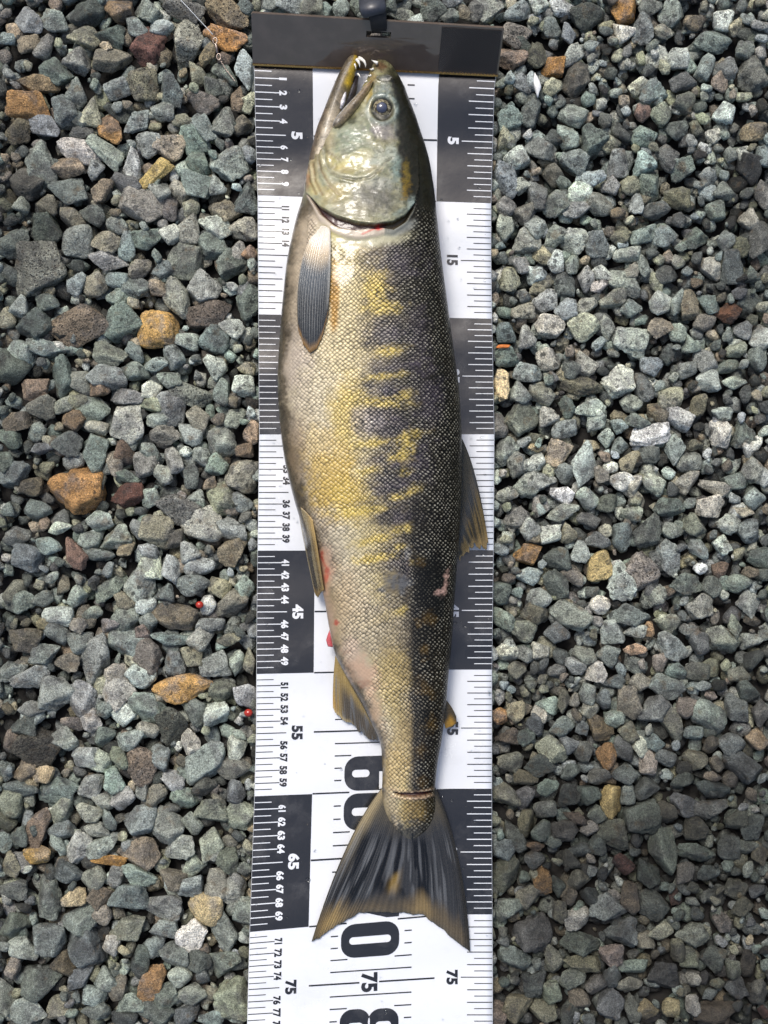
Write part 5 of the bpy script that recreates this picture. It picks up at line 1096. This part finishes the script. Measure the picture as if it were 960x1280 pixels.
# ---- fins: fans of rays between a base line and a ragged tip line
def fin(name, keys, z_base, z_mid, z_tip, colf, nrays=26, per=4, nl=46, ridge=0.00035, rag=4.0, seed=1, label=None):
    K = np.array(keys, float); kk = len(K); r = np.random.RandomState(seed)
    nn = nrays * per + 1; s = np.linspace(0, 1, nn); t = np.linspace(0, 1, nl)
    ctl = np.stack([[np.interp(s * (kk - 1), np.arange(kk), K[:, i, j]) for j in range(2)] for i in range(3)])   # 3,2,nn
    ker = np.hanning(9); ker /= ker.sum()
    for i in range(3):
        for j in range(2):
            e = np.concatenate([2 * ctl[i, j, 0] - ctl[i, j, 4:0:-1], ctl[i, j], 2 * ctl[i, j, -1] - ctl[i, j, -2:-6:-1]]); ctl[i, j] = np.convolve(e, ker, 'valid')
    ragl = np.interp(s * nrays, np.arange(nrays + 1), r.uniform(-1, 0.25, nrays + 1)) + 0.5 * (fbm(s * 90 + seed, s * 0 + 3, 3) - 0.5)
    A = ctl[0][:, :, None] * (1 - t) ** 2 + 2 * ctl[1][:, :, None] * t * (1 - t) + ctl[2][:, :, None] * t * t      # 2,nn,nl
    Lr = np.hypot(*(ctl[2] - ctl[0])); A = ctl[0][:, :, None] + (A - ctl[0][:, :, None]) * (1 + (rag * ragl / np.maximum(Lr, 8))[None, :, None] * (t ** 3)[None, None, :])
    zf = lambda q: np.interp(s, np.linspace(0, 1, len(q)), q) if np.ndim(q) else np.full(nn, q)
    z = zf(z_base)[:, None] * (1 - t) ** 2 + 2 * zf(z_mid)[:, None] * t * (1 - t) + zf(z_tip)[:, None] * t * t
    z = z + ridge * np.cos(s[:, None] * nrays * 2 * pi) * (0.4 + 0.6 * t)
    S_, T_ = np.meshgrid(s, t, indexing='ij')
    Cc = colf(S_.ravel(), T_.ravel(), A[0].ravel(), A[1].ravel())
    V = P(A[0].ravel(), A[1].ravel(), z.ravel()) + FO; n = len(V)
    V2 = V - np.array([0, 0, 0.0007]); Fg = grid_faces(nn, nl)
    ring = np.concatenate([np.arange(nl), np.arange(1, nn) * nl + nl - 1, (nn - 1) * nl + np.arange(nl - 2, -1, -1), np.arange(nn - 2, 0, -1) * nl]); nx_ = np.roll(ring, -1)
    me = mesh_np(name, np.concatenate([V, V2]), np.concatenate([Fg, Fg[:, ::-1] + n, np.stack([nx_, ring, ring + n, nx_ + n], 1)]))
    bb = bmesh.new(); bb.from_mesh(me); bmesh.ops.recalc_face_normals(bb, faces=bb.faces); bb.to_mesh(me); bb.free()
    add_col(me, np.concatenate([Cc, Cc])); o = obj(name, me, M_FIN, fish)
    if label: o['label'] = label
    return o
M_FIN = NT('wet_fin'); _c = M_FIN.attr('col'); M_FIN.link(_c.outputs['Color'], M_FIN.p.inputs['Base Color']); _n = M_FIN.noise(M_FIN.pos(), 500, 3)
M_FIN.set(Roughness=M_FIN.rng(_n, 0.3, 0.7, 0.16, 0.4)); M_FIN.link(M_FIN.bump(_n, 0.25, 0.0005), M_FIN.p.inputs['Normal']); M_FIN.p.inputs['Coat Weight'].default_value = 0.22; M_FIN.p.inputs['Coat Roughness'].default_value = 0.06; M_FIN = M_FIN.m
def cmix(A, b, t): return A * (1 - t[:, None]) + lin(b) * t[:, None]
def cfill(n, rgb): return np.tile(lin(rgb), (n, 1))

def tailc(s, t, x, y):
    c = cfill(len(s), (48, 48, 48)); c = cmix(c, (74, 68, 54), (1 - sm(0.10, 0.34, t + .1 * (fbm(s * 14, t * 3, 2) - .5))))
    c = cmix(c, (142, 128, 96), (1 - sm(0.04, 0.16, s)) * (1 - sm(.25, .75, t)) * .85)
    st = fbm(s * 26, t * 1.6 + s * 3, 3); c = cmix(c, (14, 12, 9), sm(0.47, 0.53, st) * sm(0.26, 0.38, t) * (1 - sm(0.74, 0.9, t + .12 * (fbm(s * 20 + 3, t, 2) - .5))) * sm(.03, .14, s) * (1 - sm(.66, .8, s) * .75))
    c = cmix(c, (104, 106, 108), sm(0.54, 0.66, fbm(s * 46 + 9, t * 2.4, 2)) * 0.5 * sm(.25, .45, t) * (1 - sm(.75, .9, t)))
    tip = sm(0.78, 0.96, t + 0.22 * (fbm(s * 10, t * 3, 3) - 0.5)); c = cmix(c, (146, 124, 80), tip * (0.25 + 0.6 * np.exp(-((s - .16) / .11) ** 2) + 0.45 * np.exp(-((s - .62) / .07) ** 2)))
    c = cmix(c, (70, 68, 62), sm(.93, 1., t) * .45)
    c = cmix(c, (190, 152, 50), sm(.56, .66, t + .2 * (fbm(s * 30, t * 3, 2) - .5)) * (1 - sm(.72, .86, t)) * np.exp(-((s - .46) / .02) ** 2) * .35)
    c = cmix(c, (34, 31, 24), sm(0.92, 0.985, s) * .85); c = cmix(c, (60, 52, 36), (1 - sm(0, .02, s)) * .7)
    return c * (0.78 + 0.44 * fbm(s * 70, t * 4, 2))[:, None]
peZ = FZ0 + 0.0125
fin('caudal_fin', [((480, 982), (433, 1036), (389, 1178)), ((484, 990), (445, 1066), (401, 1172)), ((490, 994), (466, 1074), (424, 1156)), ((498, 996), (482, 1080), (450, 1142)), ((510, 998), (508, 1080), (500, 1142)), ((520, 996), (530, 1080), (530, 1145)), ((530, 994), (552, 1078), (548, 1158)), ((537, 990), (574, 1070), (570, 1178)), ((543, 982), (582, 1066), (588, 1191))],
    [peZ - .001, peZ + .004, peZ + .0045, peZ + .004, peZ - .001], [.014, .0125, .0115, .010, .009], [.0078, .0065, .0045, .0035, .004], tailc, 44, 4, 70, 0.0005, 2.6, 3)
def pecc(s, t, x, y):
    c = cfill(len(s), (206, 198, 184)); c = cmix(c, (178, 158, 126), sm(.12, .3, t)); c = cmix(c, (52, 60, 68), sm(.24, .46, t)); c = cmix(c, (20, 26, 32), sm(.46, .75, t))
    c = cmix(c, (134, 104, 62), sm(.93, 1.0, t)); c = cmix(c, (140, 128, 104), (1 - sm(0, .05, s)) * .5); c = cmix(c, (150, 150, 146), sm(.80, .97, s) * (1 - sm(.75, .95, t)) * .5)
    rays = 0.5 + 0.5 * np.cos(s * 15 * 2 * pi); c = cmix(c, (176, 180, 178), (rays > .8) * sm(.15, .3, t) * (1 - sm(.8, 1, t)) * .34)
    return c * (0.85 + 0.3 * fbm(s * 40, t * 4, 2))[:, None]
pz = surf_z(404, 300)
z1 = surf_z(380, 350); z2 = surf_z(388, 430)
fin('pectoral_fin', [((397, 283), (366, 325), (372, 412)), ((400, 282), (372, 335), (379, 431)), ((404, 282), (384, 340), (387, 442)), ((408, 283), (397, 345), (396, 438)), ((411, 285), (408, 340), (404, 418)), ((413, 288), (414, 340), (410, 392))],
    [pz - .006, pz + .001, pz + .002], [z1 + .003, z1 + .008, surf_z(408, 350) + .006], [z2 - .0005, z2 + .003, z2 + .005], pecc, 15, 6, 46, 0.0003, 2.5, 5)
def pelc(s, t, x, y):
    c = cfill(len(s), (146, 130, 96)); c = cmix(c, (52, 49, 46), sm(.3, .5, fbm(s * 9, t * 1.5, 2)) * sm(.15, .4, t) * .9); c = cmix(c, (178, 146, 84), sm(.6, .95, s) * .6 + sm(.88, 1, t) * .5)
    c = cmix(c, (190, 176, 140), (1 - sm(.0, .12, s)) * .5); return c * (0.8 + 0.4 * fbm(s * 30, t * 4, 2))[:, None]
z3 = surf_z(392, 660)
PK = [((371, 628), (379, 680), (394, 744)), ((376, 634), (385, 690), (397, 747)), ((383, 640), (392, 695), (401, 744)), ((391, 650), (400, 700), (405, 738))]
fin('pelvic_fin', PK, [.026] + [surf_z(*k[0]) + .0015 for k in PK[1:]], [.022, .030] + [surf_z(k[1][0] + 1, k[1][1]) + .007 for k in PK[2:]], [.012, .016, .024, surf_z(408, 738) + .002], pelc, 10, 6, 40, 0.0005, 3, 7)
def anac(s, t, x, y):
    c = cfill(len(s), (150, 128, 78)); c = cmix(c, (64, 62, 62), sm(.25, .6, t) * sm(.10, .3, s) * .85); c = cmix(c, (110, 112, 114), sm(.55, .7, fbm(s * 26, t * 2, 2)) * sm(.3, .5, t) * .6)
    c = cmix(c, (176, 138, 60), (1 - sm(.0, .16, s)) * sm(.6, .95, t) * .8); c = cmix(c, (196, 176, 128), sm(.9, 1, t) * (1 - sm(.3, .5, s)) * .6)
    return c * (0.8 + 0.4 * fbm(s * 40, t * 4, 2))[:, None]
fin('anal_fin', [((421, 806), (415, 845), (416, 889)), ((427, 820), (424, 860), (428, 903)), ((437, 838), (436, 875), (441, 908)), ((448, 858), (449, 890), (453, 918)), ((458, 880), (461, 903), (464, 926)), ((469, 905), (471, 915), (473, 926))],
    [.021, .022, .021, .019], [.013, .014, .014, .015], [.0045, .0055, .0065, .010], anac, 22, 4, 40, 0.0005, 4, 9)
def dorc(s, t, x, y):
    c = cfill(len(s), (54, 51, 42)); c = cmix(c, (26, 25, 20), (1 - sm(.0, .3, t)) * .7); c = cmix(c, (112, 96, 62), sm(.45, .6, fbm(s * 20, t * 2.5, 2)) * sm(.3, .6, t) * .8)
    c = cmix(c, (58, 62, 68), np.exp(-((t - .5) / .12) ** 2) * .6); c = cmix(c, (160, 138, 96), sm(.82, 1, t) * .7); return c * (0.8 + 0.4 * fbm(s * 40, t * 4, 2))[:, None]
fin('dorsal_fin', [((574, 542), (596, 578), (612, 684)), ((573, 560), (592, 610), (607, 690)), ((572, 585), (586, 635), (600, 686)), ((571, 615), (581, 655), (592, 682)), ((570, 645), (576, 675), (585, 696)), ((568, 670), (570, 688), (575, 702))],
    [.036, .034, .030, .028], [.026, .026, .025, .024], [.007, .010, .015, .020], dorc, 20, 5, 46, 0.0006, 7, 11)
def adic(s, t, x, y):
    c = cfill(len(s), (66, 56, 36)); c = cmix(c, (168, 128, 44), sm(.35, .75, t) * sm(.2, .6, s) * .8); return c * (0.8 + 0.4 * fbm(s * 12, t * 6, 2))[:, None]
fin('adipose_fin', [((557, 874), (566, 884), (570.5, 896)), ((556, 880), (564, 892), (571, 904)), ((555, 887), (560, 898), (565, 908)), ((553, 894), (555, 903), (557, 911))], .018, .016, .013, adic, 6, 5, 16, 0.0001, 0.5, 13)
# torn vent tissue by the anal fin
M_FLESH = simple_mat('pink_flesh', (196, 92, 96), 0.2, 0, 0.6, 600, 0.25, 0.3)
vent = rod('vent_tissue', [(417, 784, .024), (414.5, 789, .022), (413, 795, .020), (412, 800, .0185), (413, 806, .018), (417, 808, .019)], [4, 6, 8, 9, 8, 3], [.004, .006, .007, .007, .006, .002], M_FLESH, fish, lambda x, y, c, s: (196, 92, 96))

# ---------------------------------------------------------------- small things on the gravel
M_EGG = simple_mat('salmon_egg', (158, 40, 24), 0.12, 0, 0.7, 500, 0.2, 0.05); 
def egg(px, py, r, lab):
    V, F_ = ICO[3]; iy, ix = int(py) + MG, int(px) + MG
    z = HM[iy - 2:iy + 3, ix - 2:ix + 3].max() * U + GZ0 + r * U * 0.8
    me = mesh_np('salmon_egg', V * r * U * np.array([1.05, 0.95, 0.92]), F_); o = obj('salmon_egg', me, M_EGG); o.location = P(px, py, z); tag(o, lab, 'fish egg', 'spilled salmon eggs')
egg(249.5, 756, 4.8, 'red salmon egg among grey stones left of the 45 mark')
egg(310.5, 891, 5.2, 'red salmon egg touching the mat edge beside the 53 mark')

# fishing line with a swivel, caught between the stones
def tube(name, pts, r, mat, parent=None, nth=8):
    pts = np.array(pts, float); n = len(pts); V = []
    for i in range(n):
        tg = pts[min(i + 1, n - 1)] - pts[max(i - 1, 0)]; tg /= np.linalg.norm(tg) + 1e-12
        a = np.cross(tg, [0.1, 0.2, 1.0]); a /= np.linalg.norm(a); b = np.cross(tg, a)
        for q in range(nth): V.append(pts[i] + r * (a * cos(2 * pi * q / nth) + b * sin(2 * pi * q / nth)))
    return obj(name, mesh_np(name, V, grid_faces(n, nth, True)), mat, parent)
def gz(px, py, up=2.0):
    iy, ix = int(py) + MG, int(px) + MG; return (HM[iy - 3:iy + 4, ix - 3:ix + 4].max() + up) * U + GZ0
M_LINE = simple_mat('clear_line', (176, 182, 186), 0.15, 0, 0.6, 300, 0.1, 0.0); M_STEEL = simple_mat('tarnished_steel', (140, 128, 120), 0.25, 0.9, 0.5, 900, 0.3, 0.1)
rig = empty('fishing_swivel', tuple(P(270, 52, gz(270, 52)))); tag(rig, 'thin fishing line with a small metal swivel lying on the amber wedge stone', 'fishing line')
RO = -np.array(rig.location)
la, lb = P(226, 0, gz(226, 2, 3)), P(266, 43, gz(266, 43, 4))
ll = [la + (lb - la) * k / 14 for k in range(15)]
hmin = [P(226 + 40 * k / 14, 43 * k / 14, max(l[2], gz(226 + 40 * k / 14, max(43 * k / 14, 0), 1.2))) for k, l in enumerate(ll)]
tube('line', np.array(hmin) + RO, 0.00032, M_LINE, rig)
sw = [(267, 46), (268.5, 50), (269.5, 54), (270.5, 59), (271.5, 65)]
tube('swivel_eye', np.array([P(268.8 + 2.6 * cos(a), 51 + 4 * sin(a), gz(269, 52, 3)) for a in np.linspace(0, 2 * pi, 17)]) + RO, 0.00045, M_STEEL, rig)
tube('swivel_barrel', np.array([P(269.5, 55, gz(270, 58, 3)), P(270.3, 58, gz(270, 58, 3.2)), P(271, 62, gz(270, 58, 3.2)), P(271.6, 66, gz(271, 66, 2.6))]) + RO, 0.0011, M_STEEL, rig)
tube('swivel_eye', np.array([P(273.5 + 2.6 * cos(a), 71 + 4 * sin(a), gz(273, 70, 2.5)) for a in np.linspace(0, 2 * pi, 17)]) + RO, 0.00045, M_STEEL, rig)
tw = [(274, 73), (278, 79), (282, 86), (286, 91), (290, 96), (294, 102)]
tube('twisted_leader', np.array([P(np.interp(k, range(6), [q[0] for q in tw]) + 0.7 * sin(k * 12), np.interp(k, range(6), [q[1] for q in tw]) + 0.7 * cos(k * 12), gz(280, 86, 1.5)) for k in np.linspace(0, 5, 90)]) + RO, 0.0004, M_STEEL, rig)

# white shell sliver
V_, F_ = ICO[3]; sv = stone_verts(777, 3)
shell = obj('shell_sliver', mesh_np('shell_sliver', sv * np.array([4.5, 16, 3]) * U, F_), simple_mat('chalk_shell', (222, 222, 220), 0.5, 0, 0.4, 500, 0.15, 0.3))
shell.location = P(671.5, 106, gz(671, 106, -1)); shell.rotation_euler = (0.1, 0.2, 0.12); tag(shell, 'thin white shell sliver standing between grey stones near the orange stone', 'shell')
chipo = obj('wood_chip', mesh_np('wood_chip', stone_verts(778, 3) * np.array([9, 2.6, 1.8]) * U, F_), simple_mat('orange_wood', (190, 112, 56), 0.7, 0, 0.3, 500, 0.3, 0.4))
chipo.location = P(629, 433, max(gz(629, 433, 0), 0.001)); tag(chipo, 'small orange-brown wood chip at the mat edge beside the fish back', 'wood chip')
